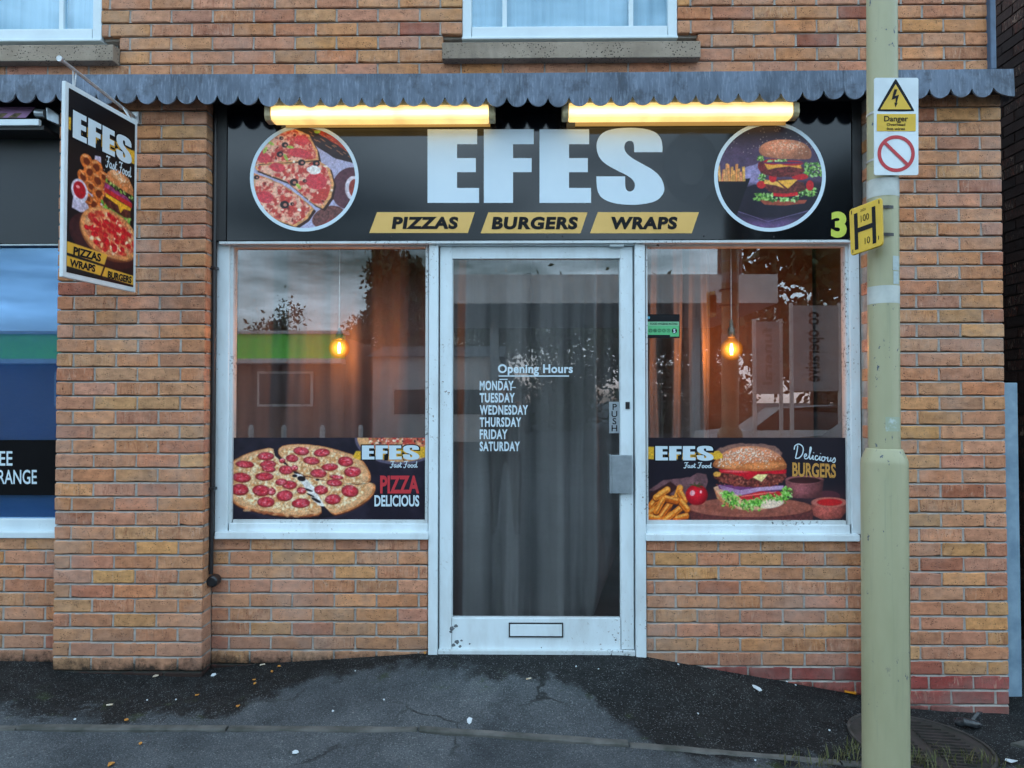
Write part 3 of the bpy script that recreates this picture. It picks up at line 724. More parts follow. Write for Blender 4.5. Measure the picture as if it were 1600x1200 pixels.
# stone sills and upper windows
def sill(a, b, zt, zb, proud):
    mb = MB(); y = -proud
    mb.prism([(a, .09, zb), (a, y, zb), (a, y, zt - .012), (a, .06, zt), (a, .09, zt)], (b - a, 0, 0))
    return mb.build('stone_sill', M['stone'], shop, bevel=.004)
for (a, b, zb, zt) in US: sill(a + .002, b - .002, az(62, -.06), az(91, -.06), .06)
def upper_window(x0, x1, z0, zt, bars, pane_tops, label):
    f = MB(); fw = (x1 - x0) * 0 + .052
    zt = 4.28
    for (a, b, c, d) in ((x0, x0 + fw, z0, zt), (x1 - fw, x1, z0, zt), (x0 + fw, x1 - fw, z0, z0 + .062)):
        f.box(a + .001, b - .001, .006, .07, c + .001, d)
    f.box(x0 - .001, x1 + .001, -.004, .05, z0 - .012, z0 + .004)
    fr = f.build('upper_window', M['upvc'], shop, bevel=.005)
    tag(fr, label)
    for px in bars: MB().box(ax(px - 3, .03, 15), ax(px + 4, .03, 15), .02, .06, z0 + .064, zt).build('glazing_bar', M['upvc'], fr, bevel=.003)
    MB().box(x0 + fw + .001, x1 - fw - .001, .036, .042, z0 + .063, zt).build('glass', M['glass_up'], fr)
    rnd = random.Random(5); bl = MB(); n = 60
    xs = [x0 - .05 + (x1 - x0 + .1) * i / n for i in range(n + 1)]
    ys = [.075 + .008 * math.sin(i * 1.1) + rnd.uniform(-.004, .004) for i in range(n + 1)]
    bl.add([(x, y, z) for z in (z0 - .1, zt) for x, y in zip(xs, ys)], [(i, i + 1, n + 2 + i, n + 1 + i) for i in range(n)])
    bl.build('blind', M['blind'], fr)
    MB().box(x0 - .1, x1 + .1, .5, .52, z0 - .2, zt).box(x0 - .1, x1 + .1, .1, .5, z0 - .2, z0 - .16).build('room_back', M['dark_wall'], fr)
upper_window(UW[0][0], UW[0][1], UW[0][2], 0, [97, -20], 0, 'upper window at the left edge')
upper_window(UW[1][0], UW[1][1], UW[1][2], 0, [788, 985], 0, 'upper window above the shop sign')

# fascia backing, soffit and interior shell
ZF = az(376, -.03)
MB().box(XL1 + .003, XR0 - .003, -.004, .1, ZF + .004, ZC - .052).build('fascia_board', M['black'], shop)
for a, b in ((XL1 + .004, ax(355, -.03, 280) - .002), (ax(1331, -.03, 280) + .002, XR0 - .003)):
    MB().box(a, b, -.035, -.006, ZF + .004, ZC - .06).build('fascia_return', M['black'], shop)
inn = MB(); x0, x1, y0, y1, z0, z1 = XL1 - .03, XR0 + .03, .115, 3.6, .012, 2.42
inn.box(x0 - .1, x0, y0, y1, z0, z1).box(x1, x1 + .1, y0, y1, z0, z1).box(x0 - .1, x1 + .1, y1, y1 + .1, z0, z1).box(x0 - .1, x1 + .1, y0, y1 + .1, z1, z1 + .1).box(x0 - .1, x1 + .1, .12, y1 + .1, z0 - .1, z0)
inn.build('interior', M['dark_wall'], shop)
pt = MB(); pt.box(ax(1085, .62), XR0 - .0, .62, .66, .02, 2.4); pt.build('partition', M['brown_wall'], shop)
for px, py in ((940, 442), (700, 440), (832, 436)):
    p = at(px, py, 2.9); mb = MB(); mb.lathe([(.001, -.006), (.10, -.006), (.11, 0)], (p.x, 2.9, 2.418), 20); mb.build('downlight', M['downlight'], shop)

# shopfront windows
def frame_window(name, stiles, rails, beads, glass, sillbox, label):
    f = MB()
    for q in stiles + rails: f.pbox(*q, 0.004, .075)
    fr = f.build(name, M['white'], shop, bevel=.004); tag(fr, label)
    bd = MB()
    for q in beads: bd.pbox(*q, .016, .07)
    bd.build('glazing_bead', M['white_worn'], fr, bevel=.002)
    g = MB(); g.pbox(*glass, .042, .048); g.build('glass', M['glass'], fr)
    s_ = MB(); s_.pbox(*sillbox, -.03, .07); s_.build('sill', M['white'], fr, bevel=.004)
    return fr
frame_window('shopfront_window', [(337, 357, 376, 831.5)], [(357.2, 669, 376, 381.5), (357.2, 669, 818, 831.5)],
             [(357.2, 363.5, 381.7, 817.8), (664.5, 669, 381.7, 817.8), (363.7, 664.3, 381.7, 386), (363.7, 664.3, 812.5, 817.8)],
             (362, 666, 384, 814), (335, 669, 832, 843), 'left shopfront window with pizza poster')
frame_window('shopfront_window', [(1329, 1345, 376, 835)], [(1009.5, 1328.8, 376, 381), (1009.5, 1328.8, 820, 835)],
             [(1322.5, 1328.8, 381.2, 819.8), (1009.5, 1012.5, 381.2, 819.8), (1012.7, 1322.3, 381.2, 385), (1012.7, 1322.3, 813.5, 819.8)],
             (1011, 1324, 383, 816), (1010, 1344, 835.5, 846), 'right shopfront window with burger poster')
# door
df = MB(); df.pbox(669.5, 684, 376, 1024, -.012, .08).pbox(993, 1009, 376, 1028, -.012, .08).pbox(684.2, 992.8, 376, 383.5, -.008, .08)
dfr = df.build('door_frame', M['white'], shop, bevel=.004)
th = MB(); th.pbox(684.2, 992.8, 1016.5, 1030, -.006, .09); th.build('threshold', M['white_worn'], dfr, bevel=.003)
bkg = MB(); bkg.pbox(684.2, 992.8, 383.6, 1016.3, .085, .09)
dl = MB()
for q in ((687, 706, 385.5, 1014.5), (970, 989.5, 385.5, 1014.5)): dl.pbox(*q, .012, .055)
for q in ((706.2, 969.8, 385.5, 404), (706.2, 969.8, 966, 1014.5)): dl.pbox(*q, .015, .055)
for q in ((706.2, 707.4, 404.2, 965.8), (968.6, 969.8, 404.2, 965.8)): dl.pbox(*q, .022, .05)
door = dl.build('door', M['white'], shop, bevel=.0035); tag(door, 'white framed glass shop door')
MB().pbox(704, 972, 402, 968, .034, .040).build('glass', M['glass'], door)
lp = MB(); lp.pbox(794.5, 880.5, 972.5, 996.5, .009, .016, 1); lp.pbox(797, 878, 976, 994, .003, .010, 0); lp.build('letter_plate', [M['white'], M['black']], door, bevel=.0012)
hd = MB(); hd.pbox(956.5, 987.5, 711, 771, -.016, -.004); hd.pbox(953, 956, 711, 771, -.014, .03); hd.pbox(975, 986, 730, 750, -.004, .013); hd.build('handle', M['silver'], door, bevel=.0015)
lk = MB(); lk.pbox(977.5, 984, 628, 639, .006, .0125); lk.build('lock', M['black_metal'], door, bevel=.001)
pp = MB(); pp.pbox(952, 968, 628, 677, .026, .0335); ppo = pp.build('push_plate', M['silver'], door, bevel=.0008)
cl = MB(); cl.pbox(953, 975, 378.5, 385, -.018, .011); cl.build('closer', M['upvc'], door, bevel=.002)
M['chip_grey'] = pm('bare grey metal', (.16, .18, .2, 1), (.08, .09, .1, 1), 60, .5)
rnd_ = random.Random(6)
for cx_, cy_, r_ in ((706, 982, 5), (712, 978, 4), (704, 987, 3), (714, 1003, 5), (709, 1008, 4), (721, 1001, 2.5), (734, 1006, 1.8), (719, 1010, 3), (846, 1012, 1.5), (962, 1000, 1.8), (957, 992, 1.4)):
    P_ = [(cx_ + r_ * rnd_.uniform(.5, 1.1) * math.cos(k * .7), cy_ + r_ * rnd_.uniform(.4, .9) * math.sin(k * .7)) for k in range(9)]
    MB().add([at(u, v, .0146 if u > 706.5 else .0116) for u, v in P_], [tuple(range(8, -1, -1))]).build('paint_chip', M['chip_grey'], door)
Md = lambda u, v: at(u, v, .0325)
text('lettering', 'P\nU\nS\nH', (955.5, 631, 964.5, 674), lambda u, v: at(u, v, .0252), M['ink'], ppo if False else door, bold=.012, align='CENTER', line=.82)
# serif heading: sans letters with slab feet and caps
def slab_text(body, box):
    vs, fs = glyph_mesh(body, .03, 0, 'LEFT', 1, 1.06); lo, hi = vs.min(0), vs.max(0)
    mb = put_flat('x', vs, fs, box, Md, None, None, bake=MB())
    return mb
hdg = slab_text('Opening Hours', (778, 569, 895, 587)); 
def px_quad(mb, x0, y0, x1, y1, Mf=Md): mb.add([Mf(x0, y0), Mf(x1, y0), Mf(x1, y1), Mf(x0, y1)], [(0, 3, 2, 1)])
hb = hdg.build('lettering', M['print_white'], door)
rule = MB(); px_quad(rule, 779, 586.6, 889, 588.4); px_quad(rule, 780, 592, 793, 593.6); px_quad(rule, 798, 604.8, 806, 606); rule.build('lettering_rule', M['print_white'], door)
for i, (d_, xe) in enumerate((('MONDAY', 802.5), ('TUESDAY', 804.5), ('WEDNESDAY', 825), ('THURSDAY', 814.5), ('FRIDAY', 793), ('SATURDAY', 812.5))):
    y_ = 602.5 + i * 19.0
    text('lettering', d_, (749.5, y_ - 7.6, xe, y_ + 7.6), Md, M['print_white'], door, bold=.034, space=1.12)

# ------------------------------------------------------------------ next door's shopfront (left edge)
XN = XL0 - .004
nb = MB(); nb.box(-4.6, XN, .0, .10, az(378), ZC - .052); nb.build('next_shop_fascia', M['slate'], shop)
nb = MB(); nb.box(-4.6, XN, .02, .08, az(842, .02), az(812, .02)).box(-4.6, XN, -.02, .08, az(843, -.02), az(833, -.02) - .001)
nw = nb.build('next_shop_window', M['upvc'], shop, bevel=.004); tag(nw, 'blue tinted window of the shop next door')
MB().box(-4.6, XN, .01, .07, az(381.5, .01), az(377, .01) - .001).build('head_trim', M['silver'], nw)
MB().box(-4.6, XN, .045, .05, az(812, .045), az(381, .045)).build('glass', M['glass_blue'], nw)
MB().box(-4.6, XN, .075, .08, az(812, .075) + .001, az(381, .075)).build('window_film', M['blue_film'], nw)
MB().box(-4.6, XN - .002, .040, .044, az(775, .04), az(688, .04)).build('black_band', M['band_black'], nw)
Mn = lambda u, v: at(u, v, .0385)
text('lettering', 'EE', (-1, 705, 19.5, 727.5), Mn, M['print_white'], nw, bold=.012)
text('lettering', 'RANGE', (-3, 734, 57.5, 756.5), Mn, M['print_white'], nw, bold=.012)
aw = thing('shop_awning', (ax(20, -.08, 180), -.08, az(182, -.08)), 'rolled purple and tan shop awning with white front bar beside the pier', 'awning')
M['purple'] = pm('faded purple awning cloth', (.40, .22, .42, 1), (.26, .15, .27, 1), 9, .9, bump=.3)
M['mould'] = pm('mouldy tan awning cloth', (.22, .17, .09, 1), (.06, .05, .035, 1), 40, .9)
a0, a1 = at(-90, 167, -.09), at(56, 167, -.09); b0, b1 = at(-90, 184, -.15), at(40, 184, -.15)
mb = MB(); mb.add([a0, a1, b1, b0], [(0, 3, 2, 1)], 0)
for sx in (2, 24): 
    q = [at(sx + 12, 169, -.0935), at(sx + 20, 169, -.0935), at(sx + 2, 183.5, -.1515), at(sx - 12, 183.5, -.1515)]; mb.add(q, [(0, 3, 2, 1)], 1)
mb.build('awning_fabric', [M['purple'], M['mould']], aw)
mb = MB(); mb.pbox(-90, 60, 186, 196, -.155, -.13); mb.build('front_bar', M['upvc'], aw, bevel=.003)
mb = MB(); mb.tube([at(57, 177, -.12), at(71, 178, -.12)], .022, 16); mb.build('roller', M['silver'], aw, smooth=True, auto=40)
mb = MB(); q = [at(71, 168, -.13), at(74, 167, -.13), at(92, 180, -.10), at(92, 195, -.10), at(73, 187, -.13)]; mb.prism(q, (.0, .07, 0)); mb.build('end_bracket', M['silver'], aw, bevel=.003)
mb = MB(); mb.pbox(-90, 68, 196.5, 203, -.14, -.01); mb.build('cassette', M['black'], aw)

# ------------------------------------------------------------------ lead canopy (part of the building)
CY = -.20
def canopy():
    rnd = random.Random(8); pit = .1047
    px_l, px_r = -100, 1585
    seams = [-100, 277, 857, 1320, 1585]
    topy = lambda px: np.interp(px, [0, 650, 1000, 1585], [116, 114.5, 112, 107])
    boty = lambda px: np.interp(px, [0, 120, 300, 500, 900, 1000, 1180, 1320, 1585], [160, 161, 164, 167, 166, 164, 161, 155, 151])
    mb = MB(); lip = MB()
    for si, (s0, s1) in enumerate(zip(seams, seams[1:])):
        y = CY - .003 * (si % 2); xa, xb = ax(s0, y, 140) + (.0 if si == 0 else -.004), ax(s1, y, 140)
        n = max(2, round((xb - xa) / pit)); wv = (xb - xa) / n
        for k in range(n):
            x0, x1 = xa + k * wv, xa + (k + 1) * wv; m = 10; jz = rnd.uniform(-.004, .004); half = (si == 3 and k == n - 1)
            pts = []
            for i in range(m + 1):
                t = i / m; x = x0 + wv * t; px = 813 + x * F / (DIST + y)
                u = abs(2 * t - 1) if not half else (1 - t)
                drop = (1 - math.sqrt(max(0, 1 - min(u, .985) ** 2)))
                pts.append((x, az(boty(px), y, px) + jz + .058 * drop))
            bow = [rnd.uniform(-.003, .003) for _ in range(2)]
            zt = [az(topy(813 + x * F / (DIST + y)), y, 813 + x * F / (DIST + y)) for x, _ in pts]
            V = []
            for (x, z), tt in zip(pts, zt): V += [(x, y - .004, z), (x, y, (z + tt) / 2 + .02), (x, y + .004 + bow[0] * 0, tt)]
            fs = []
            for i in range(m):
                for r_ in range(2): fs.append((i * 3 + r_, (i + 1) * 3 + r_, (i + 1) * 3 + r_ + 1, i * 3 + r_ + 1))
            mb.add(V, fs, 0)
            B = [(x, y + .006, z) for x, z in pts] + [(x, y + .012, tt) for (x, _), tt in zip(pts, zt)]
            mb.add(B, [(i + 1, i, m + 1 + i, m + 2 + i) for i in range(m)], 0)
            E = [(x, y - .004, z) for x, z in pts] + [(x, y + .006, z) for x, z in pts]
            mb.add(E, [(i + 1, i, m + 1 + i, m + 2 + i) for i in range(m)], 1)
            mb.add([(pts[0][0], y + .004, zt[0]), (pts[-1][0], y + .004, zt[-1]), (pts[-1][0], -.008, zt[-1] + .045), (pts[0][0], -.008, zt[0] + .045)], [(0, 1, 2, 3)], 0)
    xr = ax(1585, CY, 140)
    mb.add([(xr, CY, az(151, CY, 1585)), (xr, -.115, az(151, CY, 1585)), (xr, -.008, az(107, CY, 1585) + .045), (xr, CY, az(107, CY, 1585))], [(0, 1, 2, 3)], 0)
    c = mb.build('canopy', [M['lead'], M['lead_edge']], shop)
    tag(c, 'scalloped lead canopy across the front')
    s_ = MB(); s_.box(ax(-100, CY), xr - .004, CY + .012, -.006, az(140, CY), az(140, CY) + .02); s_.build('soffit', M['black'], c)
canopy()
mb = MB(); mb.box(ax(1544, -.01, 50), ax(1553, -.01, 50), -.03, .03, az(112, 0, 1550), 4.3); mb.build('downpipe', M['pipe_blue'], shop, bevel=.006)

# ------------------------------------------------------------------ shop sign
sg = thing('shop_sign', (0, -.03, ZF), 'long glossy black shop sign with big white EFES capitals above the door', 'sign')
SY = -.036
mb = MB(); mb.box(ax(355, SY, 280), ax(1331, SY, 280), SY, -.008, ZF + .001, ZC - .06); mb.build('sign_panel', M['black_gloss'], sg, bevel=.002)
mb = MB(); mb.box(ax(340, SY), ax(1335, SY), -.034, .002, ZF - .014, ZF - .001); mb.build('sign_trim', M['white_worn'], sg)
M1 = lambda u, v: at(u, v, SY - .0015); M2 = lambda u, v: at(u, v, SY - .003); M3 = lambda u, v: at(u, v, SY - .0045)
for P_, bx in ((EFES[0], (668, 202, 748.5, 317)), (EFES[1], (756, 202, 834, 317)), (EFES[2], (843, 202, 923.5, 317)), (EFES[3], (932, 199.5, 1038, 320))):
    vs, fs = shape_mesh([P_]); put_flat('lettering', vs, fs, bx, M1, M['letter_white'], sg)
for pts, word, bx in (([(589, 331.5), (742, 331.5), (731, 364), (577, 364)], 'PIZZAS', (612, 338.5, 716, 358)),
                      ([(763, 331.8), (918, 331.8), (907, 364.5), (751, 364.5)], 'BURGERS', (768, 338.5, 903, 358.5)),
                      ([(934, 331.5), (1092, 331.5), (1081, 364.5), (922, 364.5)], 'WRAPS', (955, 338.5, 1058.5, 358.5))):
    mb = MB(); mb.add([M1(*p) for p in pts], [(0, 3, 2, 1)]); bo = mb.build('banner', M['gold'], sg)
    text('lettering', word, bx, M2, M['ink'], bo, bold=.052, shear=.12, space=1.12)
text('house_number', '3', (1298.5, 330.5, 1323, 371.5), M1, M['lime'], sg, bold=.05)

M['residue'] = pm('dull patch left by an old letter', (.0075, .0105, .0150, 1), (.006, .0085, .0125, 1), 9, .22, spec=.42)
text('letter_residue', 'O', (1036, 206, 1124, 318), lambda u, v: at(u, v, SY - .0004), M['residue'], sg, bold=.06)
for px, py in ((855, 369.5), (879, 369), (1100, 369), (1209, 370), (612, 370), (352.5, 370), (1327, 374)):
    c_ = at(px, py, SY - .0002); MB().tube([c_, c_ + Vector((0, -.003, 0))], [.005, .0035], 10).build('screw', M['black_metal'], sg)

def disc_ring(cx, cy, r0, r1, Mf, n=72):
    mb = MB(); V = []
    for k in range(n):
        a = 2 * math.pi * k / n
        V += [Mf(cx + r0 * math.cos(a), cy + r0 * math.sin(a) * .985), Mf(cx + r1 * math.cos(a), cy + r1 * math.sin(a) * .985)]
    mb.add(V, [(2 * k, 2 * k + 1, (2 * k + 3) % (2 * n), (2 * k + 2) % (2 * n)) for k in range(n)]); return mb

def pizza_circle():
    Z = lambda X, Y: (330 + X / 3.556, 100 + Y / 3.556); cx, cy, r = 475.5, 278, 81
    A = Art(cx - r, cy - r, cx + r, cy + r, 1.7, (178, 172, 200), 3)
    zp = lambda L_: [Z(*p) for p in L_]
    A.poly(zp([(420, 330), (560, 340), (760, 440), (830, 560), (700, 530), (600, 470)]), (48, 32, 34), 1.5, (8, .6))
    A.poly(zp([(590, 350), (720, 420), (770, 500), (700, 450), (600, 390)]), (170, 52, 32), 1, (5, .5))
    A.ell(*Z(590, 375), 5, 3, (150, 180, 60))
    for i in range(26):
        t = i / 25; x, y = 545 + 225 * t, 375 + 120 * t + 30 * math.sin(i * 9); A.line([Z(x, y), Z(x + 16, y + 10)], .9, (205, 130, 80))
    A.ell(*Z(770, 690), 28, 33, (88, 50, 60), 20, 0, (4, .5)); A.ell(*Z(790, 690), 13, 19, (216, 205, 214)); A.ell(*Z(797, 690), 9, 14, (150, 60, 50), 0, 0, (3, .5))
    for i in range(10): A.line([Z(680 + i * 7, 640 + i * 2), Z(690 + i * 8, 780)], .6, (120, 80, 88), .7)
    A.ell(*Z(650, 850), 26, 16, (110, 66, 62), -20, 0, (2.2, .9)); A.ell(*Z(700, 905), 34, 15, (130, 60, 62), -18, 0, (3, .4))
    crust, dk = (214, 150, 96), (52, 26, 24)
    sl = [[(240, 560), (246, 490), (330, 425), (400, 375), (470, 362), (545, 395), (590, 480), (600, 535), (430, 548)],
          [(240, 566), (330, 556), (440, 552), (600, 540), (660, 580), (684, 670), (668, 740), (622, 806), (572, 782), (420, 655), (250, 590)],
          [(236, 606), (310, 632), (395, 668), (486, 730), (572, 806), (534, 862), (470, 905), (360, 870), (280, 800), (240, 720)]]
    for s_ in sl:
        c0 = (sum(p[0] for p in s_) / len(s_), sum(p[1] for p in s_) / len(s_))
        A.poly(zp([(p[0] + 10, p[1] + 12) for p in s_]), dk, .6); A.poly(zp(s_), crust, 1.2, (4, .5))
        A.poly(zp([(c0[0] + (p[0] - c0[0]) * .93 - 4, c0[1] + (p[1] - c0[1]) * .93 - 2) for p in s_]), (196, 62, 54), 2.2, (6, 4.5), (240, 178, 150))
    rnd = random.Random(5)
    for s_ in sl:
        xs = [p[0] for p in s_]; ys = [p[1] for p in s_]; msk = A.mpoly(zp(s_))
        for _ in range(46):
            X, Y = rnd.uniform(min(xs), max(xs)), rnd.uniform(min(ys), max(ys)); u, v = Z(X, Y)
            ix, iy = int((u - A.x0) * A.k), int((v - A.y0) * A.k)
            if 0 <= ix < A.w and 0 <= iy < A.h and msk[iy, ix] > .9:
                A.ell(u, v, rnd.uniform(1.2, 3.6), rnd.uniform(.8, 2.2), rnd.choice([(246, 214, 190), (238, 168, 150), (168, 34, 34), (222, 92, 76), (250, 232, 214), (120, 40, 34)]), rnd.uniform(0, 180), .3)
    for X, Y, rx, ry in ((585, 650, 17, 13), (500, 425, 11, 8), (490, 495, 19, 7), (370, 575, 12, 7), (290, 520, 12, 8), (300, 740, 13, 9)):
        A.ell(*Z(X, Y), rx, ry, (196, 38, 52), 10, .15, (3, .8), (226, 92, 96))
    for X, Y, q in ((410, 450, 5), (382, 502, 5), (390, 412, 3.2), (503, 548, 5.5), (584, 552, 5.5), (460, 658, 6.5), (520, 650, 3), (408, 782, 7), (450, 778, 3), (252, 630, 4)):
        A.ell(*Z(X, Y), q, q * .85, (22, 18, 22)); A.ell(*Z(X + 3, Y + 1), q * .42, q * .38, (200, 120, 100))
    for X, Y, a in ((440, 462, 10), (415, 520, 60), (485, 680, 50), (300, 480, 120), (330, 440, 30)):
        A.ell(*Z(X, Y), 6, 2.3, (166, 186, 78), a, .2, (2, .6))
    A.ell(*Z(572, 590), 11, 7, (244, 232, 226), 10, .4)
    ob = A.mesh(M1, 'round_picture', sg, M['art'], lambda X, Y: (X - cx) ** 2 + ((Y - cy) / .985) ** 2 < 80.6 ** 2)
    tag(ob, 'round pizza picture'); disc_ring(cx, cy, 79.5, 85, M2).build('picture_rim', M['letter_white'], ob)
pizza_circle()
def burger(A, Z, layers): pass
def seeds(A, Zf, pts, rnd, size, col=(246, 226, 200)):
    for (x, y) in pts: A.ell(*Zf(x, y), size, size * .6, col, rnd.uniform(0, 180))
def burger_circle():
    Z = lambda X, Y: (1000 + X / 4, 100 + Y / 4); cx, cy, r = 1203, 276, 83; zp = lambda L_: [Z(*p) for p in L_]; rnd = random.Random(9)
    A = Art(cx - r, cy - r, cx + r, cy + r, 1.7, (44, 33, 44), 4)
    A.put(np.clip((A.Y - 210) / 25, 0, 1) * np.clip((292 - A.Y) / 14, 0, 1), (84, 66, 92), (10, .35))
    A.poly(zp([(650, 650), (740, 620), (760, 740), (700, 760), (660, 770)]), (150, 138, 178), 2, (6, .4))
    A.put(np.clip((A.Y - 283) / 12, 0, 1), (36, 31, 44), (14, .25))
    A.poly(zp([(560, 900), (800, 1000), (1080, 905), (1090, 930), (810, 1040), (600, 960)]), (58, 48, 70), .6); A.line([Z(565, 905), Z(800, 985), Z(1070, 912)], 1, (128, 108, 150))
    A.put(np.clip((A.Y - 338) / 14, 0, 1), (112, 84, 128), (8, .3))
    for _ in range(60):
        A.ell(*Z(rnd.uniform(560, 1060), rnd.uniform(390, 560)), rnd.uniform(.4, 1.0), .5, (230, 214, 190), rnd.uniform(0, 180), al=.8)
    A.poly(zp([(480, 735), (690, 715), (660, 790), (600, 960), (520, 900)]), (22, 19, 26), .4)
    for i in range(11):
        x = 492 + i * 15; h = rnd.uniform(60, 115); l = rnd.uniform(-12, 12)
        A.poly(zp([(x, 735), (x + 17, 733), (x + 17 + l, 735 - h), (x + l, 738 - h)]), (rnd.randint(218, 240), rnd.randint(138, 176), rnd.randint(74, 104)), .4, (3, .35)); A.line([Z(x, 735), Z(x + l, 738 - h)], .6, (150, 74, 40), .7)
    def leaf(x, y, n, sp, sy):
        for _ in range(n * 4): A.ell(*Z(x + rnd.uniform(-sp, sp), y + rnd.uniform(-sy, sy)), rnd.uniform(1.0, 3.4), rnd.uniform(.7, 1.8), rnd.choice([(126, 176, 76), (160, 204, 112), (70, 118, 48), (190, 222, 150), (54, 92, 40)]), rnd.uniform(0, 180), .6)
    leaf(1085, 660, 26, 55, 45); leaf(755, 590, 7, 18, 10); leaf(765, 720, 10, 22, 30)
    A.poly(zp([(745, 850), (1045, 850), (1030, 872), (900, 886), (780, 880)]), (158, 74, 56), .6, (4, .4)); 
    leaf(775, 830, 22, 62, 20); leaf(900, 848, 14, 90, 10); leaf(1040, 800, 20, 60, 26)
    A.poly(zp([(830, 800), (985, 795), (990, 822), (900, 832), (835, 826)]), (206, 36, 44), .5, (3, .3))
    A.ell(*Z(905, 765), 33, 11, (96, 44, 40), 0, .2, (2.2, 1.1)); A.ell(*Z(1062, 760), 6, 8, (196, 34, 40)); A.ell(*Z(758, 755), 7, 6, (200, 40, 44))
    A.poly(zp([(780, 722), (860, 735), (905, 780), (850, 760), (775, 748)]), (240, 180, 84)); A.poly(zp([(860, 730), (990, 720), (925, 780)]), (246, 178, 70))
    A.ell(*Z(1000, 705), 13, 5, (200, 36, 42)); A.ell(*Z(830, 712), 6, 7, (204, 36, 44))
    A.ell(*Z(890, 665), 34, 10.5, (110, 44, 42), 0, .18, (2.2, 1.1)); A.ell(*Z(760, 640), 6, 8, (120, 40, 44), 0, .2, (2, .8))
    A.poly(zp([(775, 622), (1005, 632), (1010, 655), (930, 640), (850, 650), (800, 662)]), (240, 166, 66), .4)
    A.ell(*Z(830, 612), 14, 4.6, (204, 34, 44)); A.ell(*Z(950, 620), 18, 4, (190, 40, 46)); leaf(860, 607, 6, 60, 5)
    A.ell(*Z(895, 618), 34, 1.6, (90, 50, 90))
    dome = [(738, 545), (755, 510), (800, 482), (880, 470), (960, 474), (1030, 495), (1068, 535), (1074, 575), (1060, 598), (980, 596), (860, 592), (770, 580)]
    dome = chaikin(dome, (), 2); A.poly(zp(dome), (220, 138, 102), .5, (8, .2)); A.shade(A.mpoly(zp(dome)), *Z(880, 505), 46, 24, 1.12, .72)
    seeds(A, Z, [(rnd.gauss(930, 70), rnd.gauss(512, 20)) for _ in range(110)], rnd, .8)
    ob = A.mesh(M1, 'round_picture', sg, M['art'], lambda X, Y: (X - cx) ** 2 + ((Y - cy) / .985) ** 2 < 82.6 ** 2)
    tag(ob, 'round burger picture'); disc_ring(cx, cy, 81.5, 87.3, M2).build('picture_rim', M['letter_white'], ob)
burger_circle()

